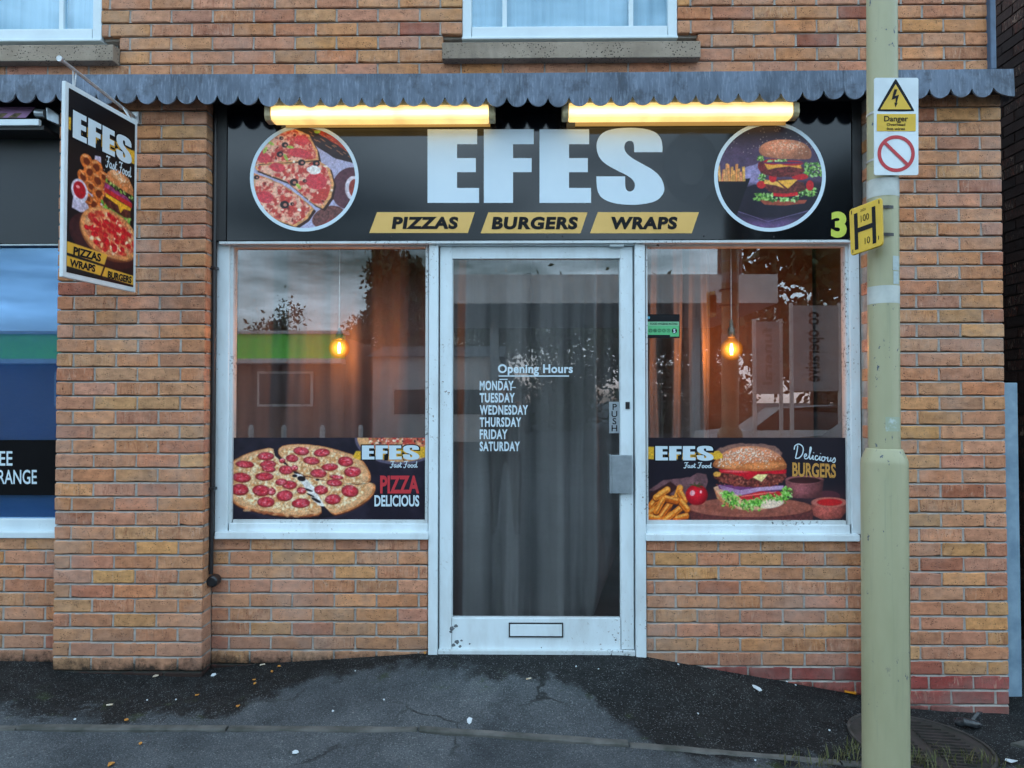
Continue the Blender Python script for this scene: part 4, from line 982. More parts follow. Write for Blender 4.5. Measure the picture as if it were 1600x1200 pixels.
# ------------------------------------------------------------------ window posters
PYY = .034
def pizza_poster():
    t = thing('window_poster', at(512, 812, .038), 'pizza poster in the left shopfront window reading PIZZA DELICIOUS', 'poster')
    mb = MB(); mb.pbox(360, 665, 684, 811.5, .0365, .0405); mb.build('poster_sheet', M['ink'], t)
    Z = lambda X, Y: (340 + X / 4.571, 660 + Y / 4.571); zp = lambda L_: [Z(*p) for p in L_]; rnd = random.Random(21)
    A = Art(360, 684, 665, 811.5, 1.5, (31, 26, 38), 7)
    A.put(np.clip((A.ns(16, 3) + .1) * 1.2, 0, .5), (58, 50, 66)); A.ell(*Z(560, 450), 122, 57, (46, 40, 54), 3); A.ell(*Z(560, 440), 120, 55, (24, 20, 28), 3)
    A.ell(*Z(1300, 110), 70, 42, (96, 88, 108)); A.ell(*Z(1300, 106), 66, 39, (214, 158, 108), 0, .04, (4, .4)); A.ell(*Z(1320, 90), 55, 33, (224, 176, 128), 0, .1, (5, 2.5), (190, 60, 50))
    for _ in range(60): A.ell(*Z(rnd.uniform(1080, 1490), rnd.uniform(100, 170)), rnd.uniform(1, 3), rnd.uniform(.8, 2), rnd.choice([(60, 34, 34), (240, 216, 190), (206, 54, 50), (170, 110, 70)]), rnd.uniform(0, 180))
    main = [(60, 330), (105, 275), (180, 232), (280, 198), (396, 174), (410, 232), (560, 372), (745, 600), (746, 658), (640, 672), (540, 672), (420, 662), (300, 640), (170, 612), (100, 565), (50, 480)]
    right = [(430, 190), (475, 160), (600, 152), (760, 170), (880, 202), (1000, 240), (1062, 300), (1097, 372), (1092, 432), (1000, 438), (780, 420), (560, 362), (436, 232)]
    slc = [(590, 380), (780, 425), (1005, 446), (1110, 430), (1136, 456), (1108, 530), (1010, 602), (905, 645), (826, 664), (770, 610)]
    def shrink(p, c, k, dy=0): return [(c[0] + (x - c[0]) * k, c[1] + (y - c[1]) * k + dy) for x, y in p]
    C = (570, 390)
    main, right, slc = (chaikin(q, (), 1) for q in (main, right, slc))
    for s_ in (main, right, slc):
        A.poly(zp([(x, y + 10) for x, y in s_]), (92, 44, 30), .5); A.poly(zp(s_), (196, 118, 70), .6, (6, .7))
    for s_ in (main, right, slc):
        A.poly(zp(shrink(s_, C, .97, -3)), (224, 166, 118), .8, (5, .25)); A.poly(zp(shrink(s_, C, .885, -4)), (212, 146, 92), 1.5, (3.4, 2.6), (248, 222, 182))
    for s_ in (main, right, slc):
        msk = A.mpoly(zp(shrink(s_, C, .9)))
        for _ in range(90):
            u, v = rnd.uniform(360, 600), rnd.uniform(690, 810); ix, iy = int((u - A.x0) * A.k), int((v - A.y0) * A.k)
            if msk[min(iy, A.h - 1), min(ix, A.w - 1)] > .9: A.ell(u, v, rnd.uniform(1, 3.2), rnd.uniform(.7, 1.6), rnd.choice([(252, 240, 214), (206, 140, 84), (244, 206, 156), (180, 104, 58), (96, 110, 50)]), rnd.uniform(-30, 30), .5, al=.8)
    A.poly(zp([(396, 174), (430, 186), (436, 236), (500, 300), (480, 300), (410, 238)]), (40, 30, 40))
    A.poly(zp([(548, 365), (600, 372), (690, 460), (765, 600), (742, 600), (690, 565), (600, 430)]), (238, 228, 222), .8, (5, .25))
    for x, y, rx, ry, a in ((552, 382, 4, 2.4, 0), (600, 402, 6.5, 4, 10), (645, 482, 8, 1.6, 18), (665, 520, 7, 1.3, 25), (705, 556, 8.5, 2.2, 28), (715, 410, 3, 1.5, 0)): A.ell(*Z(x, y), rx, ry, (30, 22, 28), a)
    A.poly(zp([(742, 600), (764, 600), (826, 664), (746, 662)]), (32, 26, 36)); A.poly(zp([(1092, 434), (1000, 440), (900, 436), (1000, 446), (1108, 432)]), (70, 40, 34), .2)
    for x, y, rx, ry in ((345, 240, 60, 29), (598, 203, 58, 29), (745, 215, 58, 29), (670, 272, 58, 27), (533, 255, 45, 27), (195, 298, 66, 25), (360, 298, 58, 28), (365, 330, 50, 24), (490, 338, 52, 32), (550, 325, 26, 20), (462, 272, 22, 17), (802, 318, 60, 26), (915, 278, 55, 36), (965, 352, 60, 37), (722, 362, 58, 31), (172, 392, 68, 35), (335, 385, 66, 29), (160, 478, 62, 42), (312, 485, 64, 40), (385, 492, 30, 28), (515, 445, 52, 30), (455, 425, 42, 24), (600, 485, 34, 24), (480, 522, 60, 39), (345, 567, 62, 37), (595, 575, 66, 33), (740, 480, 50, 33), (825, 548, 58, 37), (945, 488, 62, 43), (835, 430, 56, 25), (850, 390, 50, 15)):
        k = 4.571; u, v = Z(x, y); a = rnd.uniform(-8, 8)
        A.ell(u, v + .8, rx / k, ry / k, (128, 44, 30), a, .12); A.ell(u, v, rx / k * .95, ry / k * .93, (178, 28, 40), a, .12, (3.2, 1.6), (214, 92, 104))
        A.shade(A.mell(u, v, rx / k * .97, ry / k * .95, a), u, v, rx / k, ry / k, 1.12, .72, 3)
        for _ in range(9): A.ell(u + rnd.uniform(-.7, .7) * rx / k, v + rnd.uniform(-.7, .6) * ry / k, rnd.uniform(.5, 2.4), rnd.uniform(.3, .9), rnd.choice([(240, 176, 182), (226, 120, 130), (120, 16, 26), (250, 214, 210)]), rnd.uniform(-25, 25), .6, al=.75)
    for _ in range(26):
        q = rnd.uniform(0, 1); x = 160 + 560 * q; y = 612 + 52 * math.sin(q * 1.9); A.ell(*Z(x, y + rnd.uniform(-4, 12)), rnd.uniform(2, 5), rnd.uniform(1, 2.2), rnd.choice([(150, 74, 46), (232, 170, 120), (176, 96, 60)]), 5, .3, al=.6)
    A.poly(zp([(965, 245), (990, 205), (1490, 172), (1490, 250), (1200, 262), (1010, 268)]), (226, 172, 50), 1.2)
    Mp = lambda u, v: at(u, v, .0355); A.mesh(Mp, 'picture', t, M['art'])
    Ma, Mb = (lambda u, v: at(u, v, .0345)), (lambda u, v: at(u, v, .0335))
    logo(t, (565.5, 695.5, 655.5, 718.5), Ma, Mb, M['print_white'], M['ink'], 26)
    vs, fs = ribbon(FAST_FOOD, .26); put_flat('lettering', vs, fs, (609, 720, 653, 731.5), Mb, M['print_white'], t)
    text('lettering', 'PIZZA', (594, 743, 655, 771), Mb, M['red_print'], t, bold=.035); text('lettering', 'DELICIOUS', (585, 773.5, 655, 791.5), Mb, M['print_white'], t, bold=.03)
pizza_poster()
def burger_poster():
    t = thing('window_poster', at(1168, 813, .038), 'burger poster in the right shopfront window reading Delicious BURGERS', 'poster')
    mb = MB(); mb.pbox(1013, 1324.5, 684, 813, .0365, .0405); mb.build('poster_sheet', M['ink'], t)
    Z = lambda X, Y: (990 + X / 4.324, 660 + Y / 4.324); zp = lambda L_: [Z(*p) for p in L_]; rnd = random.Random(31); k = 4.324
    A = Art(1013, 684, 1324.5, 813, 1.5, (30, 25, 35), 8)
    A.put(np.clip((A.Y - 755) / 30, 0, .6), (62, 40, 44), (14, .5))
    # wooden bowls
    A.ell(*Z(1310, 500), 20, 9, (86, 44, 52)); A.poly(zp([(1025, 385), (1285, 385), (1270, 500), (1200, 515), (1080, 512), (1035, 490)]), (128, 70, 72), .4, (4, .4)); A.ell(*Z(1155, 388), 30, 7, (150, 88, 88)); A.ell(*Z(1155, 392), 25, 5, (58, 28, 30))
    A.shade(A.mpoly(zp([(1025, 385), (1285, 385), (1270, 500), (1200, 515), (1080, 512), (1035, 490)])), *Z(1130, 430), 34, 26, 1.25, .6)
    # board
    A.ell(*Z(790, 600), 96, 24, (92, 46, 42), 0, 0, (3, .5)); A.poly(zp([(375, 560), (1210, 560), (1212, 665), (390, 665)]), (96, 48, 46), .5, (2.5, .6)); A.ell(*Z(790, 575), 97, 15, (158, 88, 72), 0, 0, (5, .4))
    for i in range(12): A.line([Z(420 + i * 20, 560 + i * 5), Z(1180, 548 + i * 7)], .5, (112, 56, 46), .5)
    A.poly(zp([(1200, 540), (1445, 540), (1440, 600), (1400, 650), (1280, 658), (1215, 630)]), (168, 82, 72), .4, (4, .5)); A.shade(A.mpoly(zp([(1200, 540), (1445, 540), (1440, 600), (1400, 650), (1280, 658), (1215, 630)])), *Z(1300, 590), 32, 20, 1.2, .65); A.ell(*Z(1322, 540), 28, 8, (186, 104, 90)); A.ell(*Z(1325, 540), 20, 5.5, (196, 34, 38)); 
    # paper pouch with fries
    A.poly(zp([(100, 460), (200, 390), (380, 370), (430, 342), (490, 350), (505, 400), (480, 470), (300, 500)]), (112, 76, 80), 1.2, (7, .6)); A.poly(zp([(110, 480), (250, 400), (300, 440), (230, 500), (120, 560)]), (58, 28, 28), 1)
    for x, y, l, a in ((150, 520, 34, -50), (190, 480, 30, -35), (240, 560, 34, -62), (300, 480, 26, -70), (120, 600, 24, -30), (200, 610, 34, -55), (330, 500, 20, 60), (290, 600, 26, -40), (340, 560, 22, 50), (250, 520, 26, 15), (130, 640, 24, 10), (320, 640, 24, -15), (230, 645, 26, -40), (175, 560, 30, -62)):
        u, v = Z(x, y); dx, dy = math.cos(math.radians(a)) * l * .36, math.sin(math.radians(a)) * l * .36
        A.line([(u - dx, v - dy + 1.6), (u + dx, v + dy + 1.6)], 10.5, (112, 44, 16)); A.line([(u - dx, v - dy), (u + dx, v + dy)], 9.6, rnd.choice([(222, 118, 34), (234, 140, 48), (206, 98, 26)])); A.line([(u - dx + 1, v - dy - 2.0), (u + dx + 1, v + dy - 2.0)], 3.4, (250, 180, 92), .75); A.line([(u - dx, v - dy + 3.4), (u + dx, v + dy + 3.4)], 1.6, (164, 70, 22), .7)
    # tomato
    A.ell(*Z(427, 490), 17.3, 16, (214, 26, 42)); A.shade(A.mell(*Z(427, 490), 17.3, 16), *Z(418, 478), 22, 22, 1.1, .5); A.ell(*Z(398, 478), 4, 4.5, (246, 190, 190), 20, al=.85); A.ell(*Z(455, 470), 1.8, 2.5, (246, 180, 180))
    for a in (-150, -110, -60, -20, 30): A.line([Z(425, 430), Z(425 + 45 * math.cos(math.radians(a)), 432 + 24 * math.sin(math.radians(a)))], 1.5, (60, 74, 34))
    # burger, bottom to top
    A.poly(zp([(540, 440), (580, 425), (1000, 470), (1015, 520), (980, 565), (860, 592), (720, 590), (620, 560), (565, 510)]), (222, 166, 132), .5, (8, .3)); A.poly(zp([(545, 450), (600, 520), (700, 580), (640, 572), (570, 520)]), (206, 108, 66), .6, al=.8); A.ell(*Z(930, 550), 20, 7, (238, 214, 190), -8, al=.8)
    A.poly(zp([(705, 500), (900, 455), (1010, 470), (990, 500), (860, 515), (740, 525)]), (206, 40, 46), .5, (4, .4)); A.line([Z(730, 500), Z(960, 470)], 1.6, (240, 130, 120))
    A.poly(zp([(570, 420), (800, 432), (1015, 425), (1020, 455), (950, 470), (860, 465), (720, 498), (660, 470), (580, 450)]), (116, 58, 108), .5, (3, .5))
    for i in range(5): A.line([Z(580 + i * 8, 428 + i * 11), Z(720, 462 + i * 7), Z(860, 440 + i * 5), Z(1010, 430 + i * 5)], 1.0, (226, 198, 222), .85)
    for cx_, cy_, n, sx, sy in ((640, 490, 16, 40, 20), (680, 540, 16, 45, 28), (770, 555, 20, 45, 30), (840, 540, 18, 40, 25), (930, 505, 14, 60, 15), (1035, 480, 20, 26, 34), (985, 515, 10, 40, 12)):
        for _ in range(n * 4): A.ell(*Z(cx_ + rnd.gauss(0, sx * .6), cy_ + rnd.gauss(0, sy * .6)), rnd.uniform(.9, 3.0), rnd.uniform(.5, 1.5), rnd.choice([(116, 184, 62), (150, 206, 92), (74, 138, 42), (186, 226, 138), (56, 106, 34), (130, 196, 76)]), rnd.uniform(0, 180), .6)
    A.poly(zp([(555, 345), (600, 330), (1020, 335), (1035, 365), (1005, 405), (930, 432), (800, 440), (680, 432), (590, 400), (540, 372)]), (118, 54, 46), 1.6, (2.6, 1.5), None, 1, 3)
    for _ in range(90): A.ell(*Z(rnd.uniform(560, 1010), rnd.uniform(352, 425)), rnd.uniform(.8, 2.2), rnd.uniform(.7, 1.5), rnd.choice([(168, 92, 72), (70, 26, 26), (142, 66, 52), (196, 120, 96)]), rnd.uniform(0, 180), .4, al=.8)
    A.poly(zp([(575, 318), (1034, 318), (1032, 345), (960, 350), (900, 345), (820, 365), (770, 390), (735, 365), (650, 345), (590, 340)]), (198, 24, 40), .7, (4, .4)); A.ell(*Z(690, 332), 20, 1.6, (238, 120, 120), 2, al=.7)
    A.poly(zp([(805, 372), (840, 350), (908, 352), (866, 402)]), (248, 222, 150)); A.ell(*Z(565, 350), 6, 4, (230, 160, 70), 0, .3)
    dome = [(532, 288),  (548, 258), (590, 215), (640, 184), (720, 163), (800, 158), (880, 168), (950, 192), (1005, 232), (1036, 285), (1036, 318), (960, 328), (800, 332), (640, 322), (550, 308)]
    dome = chaikin(dome, (), 2); md = A.mpoly(zp(dome)); A.poly(zp(dome), (214, 116, 64), .4, (12, .25)); A.shade(md, *Z(770, 215), 66, 34, 1.12, .74); A.put(A.mell(*Z(780, 205), 50, 15, 0, .25) * .55, (226, 156, 128), (5, .3)); A.put(A.mell(*Z(880, 292), 34, 5, -3, .3) * .5, (246, 160, 96)); A.put(A.mell(*Z(640, 285), 20, 6, 6, .3) * .5, (246, 168, 110))
    sp_ = [(rnd.gauss(770, 125), rnd.gauss(212, 32)) for _ in range(300)] + [(rnd.uniform(570, 720), rnd.uniform(235, 300)) for _ in range(36)]
    sp_ = [q for q in sp_ if md[min(A.h - 1, max(0, int((Z(*q)[1] + 1.2 - A.y0) * A.k))), min(A.w - 1, max(0, int((Z(*q)[0] - A.x0) * A.k)))] > .9 and md[max(0, int((Z(*q)[1] - 2.5 - A.y0) * A.k)), min(A.w - 1, max(0, int((Z(*q)[0] - A.x0) * A.k)))] > .9]
    seeds(A, lambda x, y: (Z(x, y)[0] + .4, Z(x, y)[1] + .5), sp_, rnd, 1.15, (150, 74, 44)); seeds(A, Z, sp_, rnd, 1.05, (252, 236, 218))
    A.poly(zp([(96, 165), (140, 165), (140, 250), (96, 248)]), (226, 172, 50)); A.poly(zp([(545, 195), (580, 192), (600, 215), (605, 240), (560, 252), (545, 250)]), (226, 172, 50), .8)
    A.poly(zp([(140, 205), (545, 205), (545, 250), (140, 250)]), (226, 172, 50))
    Mp = lambda u, v: at(u, v, .0355); A.mesh(Mp, 'picture', t, M['art'])
    Ma, Mb = (lambda u, v: at(u, v, .0345)), (lambda u, v: at(u, v, .0335))
    logo(t, (1024, 696.5, 1115, 720), Ma, Mb, M['print_white'], M['ink'], 26)
    vs, fs = ribbon(FAST_FOOD, .26); put_flat('lettering', vs, fs, (1068, 722, 1113, 732), Mb, M['print_white'], t)
    vs, fs = ribbon(DELICIOUS, .22); vs = vs.copy(); vs[:, 1] -= vs[:, 0] * .12; put_flat('lettering', vs, fs, (1240, 693, 1306, 723.5), Mb, M['print_white'], t)
    vs, fs = glyph_mesh('BURGERS', .03); vs = vs.copy(); vs[:, 1] -= vs[:, 0] * .02; put_flat('lettering', vs, fs, (1238, 722.5, 1306, 747), Mb, M['orange_print'], t)
burger_poster()
# hygiene rating sticker
t = thing('rating_sticker', at(1036, 527, .0385), 'small green and black hygiene rating sticker in the right window corner', 'sticker')
M['green_print'] = pm('green print', (.10, .47, .20, 1), (.09, .43, .18, 1), 30, .4); M['pale_green'] = pm('pale green print', (.22, .52, .30, 1), (.2, .48, .28, 1), 30, .4); M['blue_dot'] = pm('blue print', (.1, .45, .62, 1), None, 30, .4)
mb = MB(); mb.pbox(1010.5, 1062, 491, 528, .0365, .0405); mb.build('sticker_sheet', M['ink'], t)
Ms = lambda u, v: at(u, v, .0355); Ms2 = lambda u, v: at(u, v, .0345); Ms3 = lambda u, v: at(u, v, .0335)
mb = MB(); px_quad(mb, 1011.5, 509.4, 1061, 523.2, Ms); px_quad(mb, 1047, 523.2, 1061, 525.8, Ms); mb.build('green_panel', M['green_print'], t)
mb = MB(); px_quad(mb, 1011.5, 502.6, 1061, 509.2, Ms); mb.build('heading_band', M['pale_green'], t)
for x in (1016.5, 1023.5, 1030.5, 1037.5, 1044.5): disc_ring(x, 516.5, 2.1, 2.8, Ms2, 20).build('rating_ring', M['ink'], t)
disc_ring(1053.7, 517, .01, 4.2, Ms2, 28).build('rating_disc', M['ink'], t); disc_ring(1013.5, 496.3, .01, 2.2, Ms2, 20).build('emblem', M['blue_dot'], t)
for i, x in enumerate((1016.5, 1023.5, 1030.5, 1037.5, 1044.5)): text('numeral', str(i), (x - .9, 515.2, x + .9, 517.8), Ms2, M['ink'], t)
text('numeral', '5', (1052, 514, 1055.4, 520.2), Ms3, M['print_white'], t, bold=.04)
text('heading', 'FOOD HYGIENE RATING', (1016, 504.2, 1058.5, 507.6), Ms2, M['ink'], t, bold=.02)
# ------------------------------------------------------------------ fluorescent fittings under the canopy
M['added_glow'] = emit('added gold glow of the lamp reflection', (1, .58, .15, 1), .11); M['added_glow'].node_tree.nodes['Principled BSDF'].inputs['Base Color'].default_value = (.16, .09, .025, 1)  # gold emission standing in for the tube's mirror image, not a real fitting part
M['end_cap'] = pm('yellowed end cap', (.55, .46, .27, 1), (.35, .28, .15, 1), 40, .4)
def batten(px0, px1, yb, label):
    y = -.12; z = az(yb, y - .03); a, b = ax(px0, y, 175), ax(px1, y, 175)
    t = thing('batten_light', ((a + b) / 2, y, z), label, 'light', 'lamps under the canopy')
    prof = [(y + .045, z + .075), (y + .045, z + .02), (y + .03, z), (y - .03, z), (y - .045, z + .02), (y - .045, z + .075)]
    def ext(mb, xa, xb, s=1.0):
        mb.prism([(xa, (py - y) * s + y, (pz - z - .035) * s + z + .035) for py, pz in prof], (xb - xa, 0, 0)); return mb
    ext(MB(), a + .035, b - .035).build('diffuser', M['tube'], t, bevel=.006)
    MB().box(a + .075, b - .03, -.046, -.039, az(197.5, -.046), z + .07).build('reflection_glow_strip', M['added_glow'], t)  # added glowing strip that imitates the tube's reflection in the glossy sign panel
    for xa, xb in ((a, a + .034), (b - .034, b)): ext(MB(), xa, xb, .96).build('end_cap', M['end_cap'], t, bevel=.005)
    MB().box(a + .01, b - .01, y - .028, y + .028, z + .0755, az(140, CY) - .001).build('batten_body', M['upvc'], t)
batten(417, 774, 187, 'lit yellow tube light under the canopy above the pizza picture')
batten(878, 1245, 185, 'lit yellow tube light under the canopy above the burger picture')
# ------------------------------------------------------------------ pendant bulbs
def pendant(px, py_cap0, py_cap1, py, rpx, label):
    y = .20; c = at(px, py, y); r = rpx / F * (DIST + y)
    t = thing('pendant_lamp', c, label, 'lamp', 'bare bulbs behind the windows')
    zc = az(py_cap1, y, px); zt = az(py_cap0, y, px)
    MB().tube([(c.x, y, 2.41), (c.x, y, zt)], .003, 8).build('cord', M['steel'], t)
    MB().lathe([(.002, zt - zc + .004), (.010, zt - zc), (.012, (zt - zc) * .6), (.021, (zt - zc) * .5), (.021, .006), (.018, 0), (.002, 0)], (c.x, y, zc), 20).build('lamp_holder', pm('dull brass holder', (.20, .19, .17, 1), (.1, .09, .08, 1), 60, .35, metal=.7), t, smooth=True, auto=50)
    pr = [(.012, zc - c.z)] + [(r * math.sin(a), r * math.cos(a)) for a in np.linspace(.5, math.pi - .01, 14)]
    bo = MB().lathe(pr, c, 28).build('bulb', M['bulb_glass'], t, smooth=True)
    fl = MB()
    for k in range(7):
        a = 2 * math.pi * k / 7; rr = .010
        fl.tube([(c.x + rr * .4 * math.cos(a), y + rr * .4 * math.sin(a), c.z + r * .55), (c.x + rr * math.cos(a), y + rr * math.sin(a), c.z), (c.x + rr * .6 * math.cos(a + .4), y + rr * .6 * math.sin(a + .4), c.z - r * .5)], .0013, 6)
    fl.build('filament', M['filament'], bo)
    li = bpy.data.lights.new('bulb_light', 'POINT'); li.energy = 4.4; li.color = (1, .40, .13); li.shadow_soft_size = .03
    lo = bpy.data.objects.new('bulb_light', li); COL.objects.link(lo); lo.parent = t
    return t
pendant(530, 513, 530, 544, 16, 'bare glowing filament bulb hanging behind the left shopfront window')
pendant(1143, 500, 527, 546, 17, 'bare glowing filament bulb hanging behind the right shopfront window')

# ------------------------------------------------------------------ curtains
def curtain(x0, x1, z0, z1, y, folds, amp, mat, label, seed, corner=0):
    rnd = random.Random(seed); nx, nz_ = 150, 26
    ph = np.cumsum([rnd.uniform(.5, 1.5) for _ in range(nx + 1)]); ph = ph / ph[-1] * folds * 2 * math.pi
    am = [amp * (0.6 + .6 * abs(math.sin(i * .05 + seed))) for i in range(nx + 1)]
    mb = MB(); V = []
    for j in range(nz_ + 1):
        t = j / nz_
        for i in range(nx + 1):
            u = i / nx; x = x0 + (x1 - x0) * u + .012 * math.sin(ph[i] * .7 + t * 2); z = z1 + (z0 - z1) * t
            yy = y + am[i] * (.75 + .35 * t) * (math.sin(ph[i]) + .35 * math.sin(2.3 * ph[i] + 1 + t)) + .010 * math.sin(9 * t + u * 14)
            if corner and u > .7 and t > .66:
                q = max(0, (u - .7) / .3 + (t - .66) / .34 - 1.0); z += corner * q * q * 1.3; yy += .25 * q
            V.append((x, yy, z))
    n = nx + 1
    mb.add(V, [(j * n + i, (j + 1) * n + i, (j + 1) * n + i + 1, j * n + i + 1) for j in range(nz_) for i in range(nx)])
    o = mb.build('curtain', mat, smooth=True, origin=((x0 + x1) / 2, y, z0)); return tag(o, label, 'curtain')
curtain(ax(320, .45), ax(690, .45), .55, 2.35, .44, 4.3, .045, M['curtain_sheer'], 'pale curtain in broad soft folds behind the left shopfront window', 3)
curtain(ax(690, .16), ax(985, .16), .06, 2.35, .16, 4.6, .055, M['curtain_door'], 'grey linen curtain hanging behind the glass door', 5, corner=.55)
curtain(ax(990, .40), ax(1108, .40), .55, 2.35, .40, 3.2, .045, M['curtain'], 'grey brown curtain bunched at the left of the right shopfront window', 8)

# ------------------------------------------------------------------ black pipe on the pier corner
t = thing('black_pipe', (XL1 + .025, -.03, az(912, -.04)), 'thin black pipe running down beside the left brick pier to a round end cap', 'pipe')
x = ax(333, -.04, 500); mb = MB(); mb.tube([(x, -.03, ZC - .06), (x - .002, -.03, az(760, -.03)), (x - .004, -.03, az(898, -.03))], .0115, 14); mb.build('pipe_run', M['black_metal'], t, smooth=True, auto=40)
mb = MB(); c = at(331, 909, -.055); mb.tube([c + Vector((0, .05, 0)), c, c + Vector((0, -.006, 0))], [.030, .030, .022], 24); mb.build('end_cap', M['black_metal'], t, bevel=.002)
for py in (418, 764):
    z = az(py, -.03); MB().box(x - .019, x + .016, -.046, -.006, z - .008, z + .008).build('pipe_clip', M['black_metal'], t, bevel=.003)

# ------------------------------------------------------------------ hanging sign and its bracket
HN = Vector((-1.973, -DIST + 3.128, 0)); HF = Vector((-1.904, -DIST + 3.60, 0)); HT = CAMZ + 1.262; HH = .882
def plane_pt(px, py, dist): 
    d = cam_o.rotation_euler.to_matrix() @ Vector(((px - 800) / F, -(py - 600) / F, -1)); return Vector((0, -DIST, CAMZ)) + d * (dist / (d.y))
c_nt, c_nb, c_ft, c_fb = plane_pt(101.5, 122, 3.128), plane_pt(98, 436, 3.128), plane_pt(212.5, 187, 3.60), plane_pt(214.5, 460, 3.60)
HU = ((c_ft - c_nt) + (c_fb - c_nb)) / 2; HW = HU.length; HU.normalize(); HV = Vector((0, 0, -1)); HU = (HU - HV * HU.dot(HV)).normalized()
HO = (c_nt + c_nb) / 2 + Vector((0, 0, HH / 2)); HN_ = HU.cross(HV).normalized()
if HN_.x < 0: HN_ = -HN_
def Hm(off): return lambda u, v: HO + HU * (u / 47 * HW) + HV * (v / 88 * HH) + HN_ * off
hs = thing('hanging_sign', HO + HU * HW / 2 + HV * HH, 'tall white framed EFES food sign hanging from the bracket on the left pier', 'sign')
H0 = Hm(0)
mb = MB(); mb.prism([H0(0, 0), H0(47, 0), H0(47, 88), H0(0, 88)], HN_ * -.018); mb.build('sign_panel', M['sign_white'], hs, bevel=.003)
def hang_art():
    rnd = random.Random(41); A = Art(2, 2.4, 45, 85.6, 5.2, (20, 17, 20), 11); A.ga, A.gc = .22, .9
    A.poly([(2, 15.5), (6, 15), (6, 21.5), (2, 21)], (220, 168, 50)); A.poly([(2, 16), (45, 16), (45, 23), (2, 21)], (220, 168, 50))
    # board with rings
    A.poly([(18, 27.5), (22, 27), (22.6, 36), (26, 40), (24, 55), (14, 57), (4.5, 56), (5, 52), (9, 38), (18, 35)], (196, 186, 206), .5, (5, .25))
    for x, y, r in ((13, 32, 4), (19, 33, 4.2), (15, 36.5, 4), (11, 40, 3.6), (20, 39, 4.3), (24, 36, 3.2), (16, 43, 3.4), (21, 45, 4.4), (25, 47, 3.2), (18, 51, 4.2), (14, 49, 3), (22, 53, 3.4), (17, 56, 3.6)):
        a = rnd.uniform(-40, 40); A.ell(x + .3, y + .4, r, r * .85, (120, 46, 18), a); A.ell(x, y, r, r * .85, (206, 108, 48), a, .08, (1, .6)); A.ell(x, y, r * .52, r * .42, (112, 46, 22), a); A.ell(x - .2 * r, y - .55 * r, r * .5, r * .13, (240, 168, 108), a, al=.8)
    A.ell(9, 47, 5, 5.4, (214, 206, 220)); A.ell(9, 46.6, 3.7, 3.9, (176, 22, 36)); A.ell(8, 45.4, 1.2, .7, (240, 150, 150))
    # burger, tilted
    T = lambda x, y: (33.5 + (x * .96 - y * .16), 43.5 + (x * .16 + y * .96)); tp = lambda L_: [T(*p) for p in L_]
    A.poly(tp([(-10, 8), (10.5, 7), (10, 12), (5, 14.5), (-4, 14.5), (-9, 12)]), (214, 156, 106), .3, (3, .35))
    for _ in range(46): A.ell(*T(rnd.uniform(-10.5, 10.5), rnd.uniform(6, 9.5)), rnd.uniform(.6, 1.4), rnd.uniform(.5, 1), rnd.choice([(110, 170, 60), (150, 200, 90), (80, 130, 44)]), rnd.uniform(0, 180), .4)
    A.poly(tp([(-9, 2.5), (10, 2), (10.5, 6), (6, 7.6), (-6, 7.4), (-9.5, 5.5)]), (86, 40, 34), .6, (1.2, 1.2))
    A.poly(tp([(-8.5, 1.2), (10, .8), (9.5, 2.6), (5, 3.4), (3, 6.6), (.5, 3.4), (-8, 3)]), (236, 172, 44), .2); A.poly(tp([(-10, -1.6), (10, -2), (10.4, .6), (-9.6, 1)]), (196, 40, 44), .3, (2, .4)); A.poly(tp([(-10, -3.8), (6, -3.6), (10, -1.8), (-9.6, -1.4)]), (158, 60, 110), .3, (1.5, .8))
    for _ in range(34): A.ell(*T(rnd.uniform(-10, 10.5), rnd.uniform(-6, -4)), rnd.uniform(.6, 1.3), rnd.uniform(.5, .9), rnd.choice([(120, 160, 60), (70, 90, 40), (44, 36, 26), (170, 190, 110)]), rnd.uniform(0, 180), .4)
    A.poly(tp([(-10, -6.5), (-9, -10), (-5, -13.4), (0, -14.6), (6, -13.2), (9.6, -9.6), (10.4, -6), (4, -5.6), (-6, -5.8)]), (204, 124, 72), .3, (3, .35)); A.ell(*T(-2, -11), 6, 2, (228, 164, 112), 8, .2, al=.8)
    seeds(A, T, [(rnd.gauss(-1, 4), rnd.gauss(-11, 1.4)) for _ in range(60)], rnd, .35)
    # pizza on its board
    A.ell(26, 66.5, 23, 12, (60, 30, 32), 6, 0, (2, .5)); A.ell(29, 63, 20, 12.2, (150, 84, 48), 6, .03); A.ell(29, 62.5, 19.4, 11.7, (212, 140, 84), 6, .03, (2, .5)); A.ell(29, 62.3, 16.8, 9.9, (226, 160, 108), 6, .06, (2.4, 3), (196, 58, 44))
    for _ in range(70):
        a, q = rnd.uniform(0, 6.28), math.sqrt(rnd.random()); x, y = 29 + 16 * q * math.cos(a), 62.2 + 9.2 * q * math.sin(a); A.ell(x, y, rnd.uniform(.7, 1.5), rnd.uniform(.5, 1), rnd.choice([(246, 216, 176), (190, 30, 36), (232, 180, 130), (206, 50, 44)]), rnd.uniform(0, 180), .3)
    for _ in range(34):
        a, q = rnd.uniform(0, 6.28), math.sqrt(rnd.random()); A.ell(29 + 15.5 * q * math.cos(a), 62.2 + 9 * q * math.sin(a), 1.7, 1.15, (192, 26, 36), 10, .15, (1, .6))
    A.put(((A.Y > 73.5) & (A.X > 22)).astype(float) * .5, (60, 20, 22), (3, .6))
    A.grain(.22, .9); A.ga = 0.0
    for p in ([(2, 71.6), (27, 72.8), (25, 78), (2, 76.8)], [(2, 78), (24.5, 79), (22.5, 83.6), (2, 82.8)], [(25.5, 79), (45, 79.8), (45, 84.6), (23.5, 83.6)]): A.poly(p, (220, 168, 60))
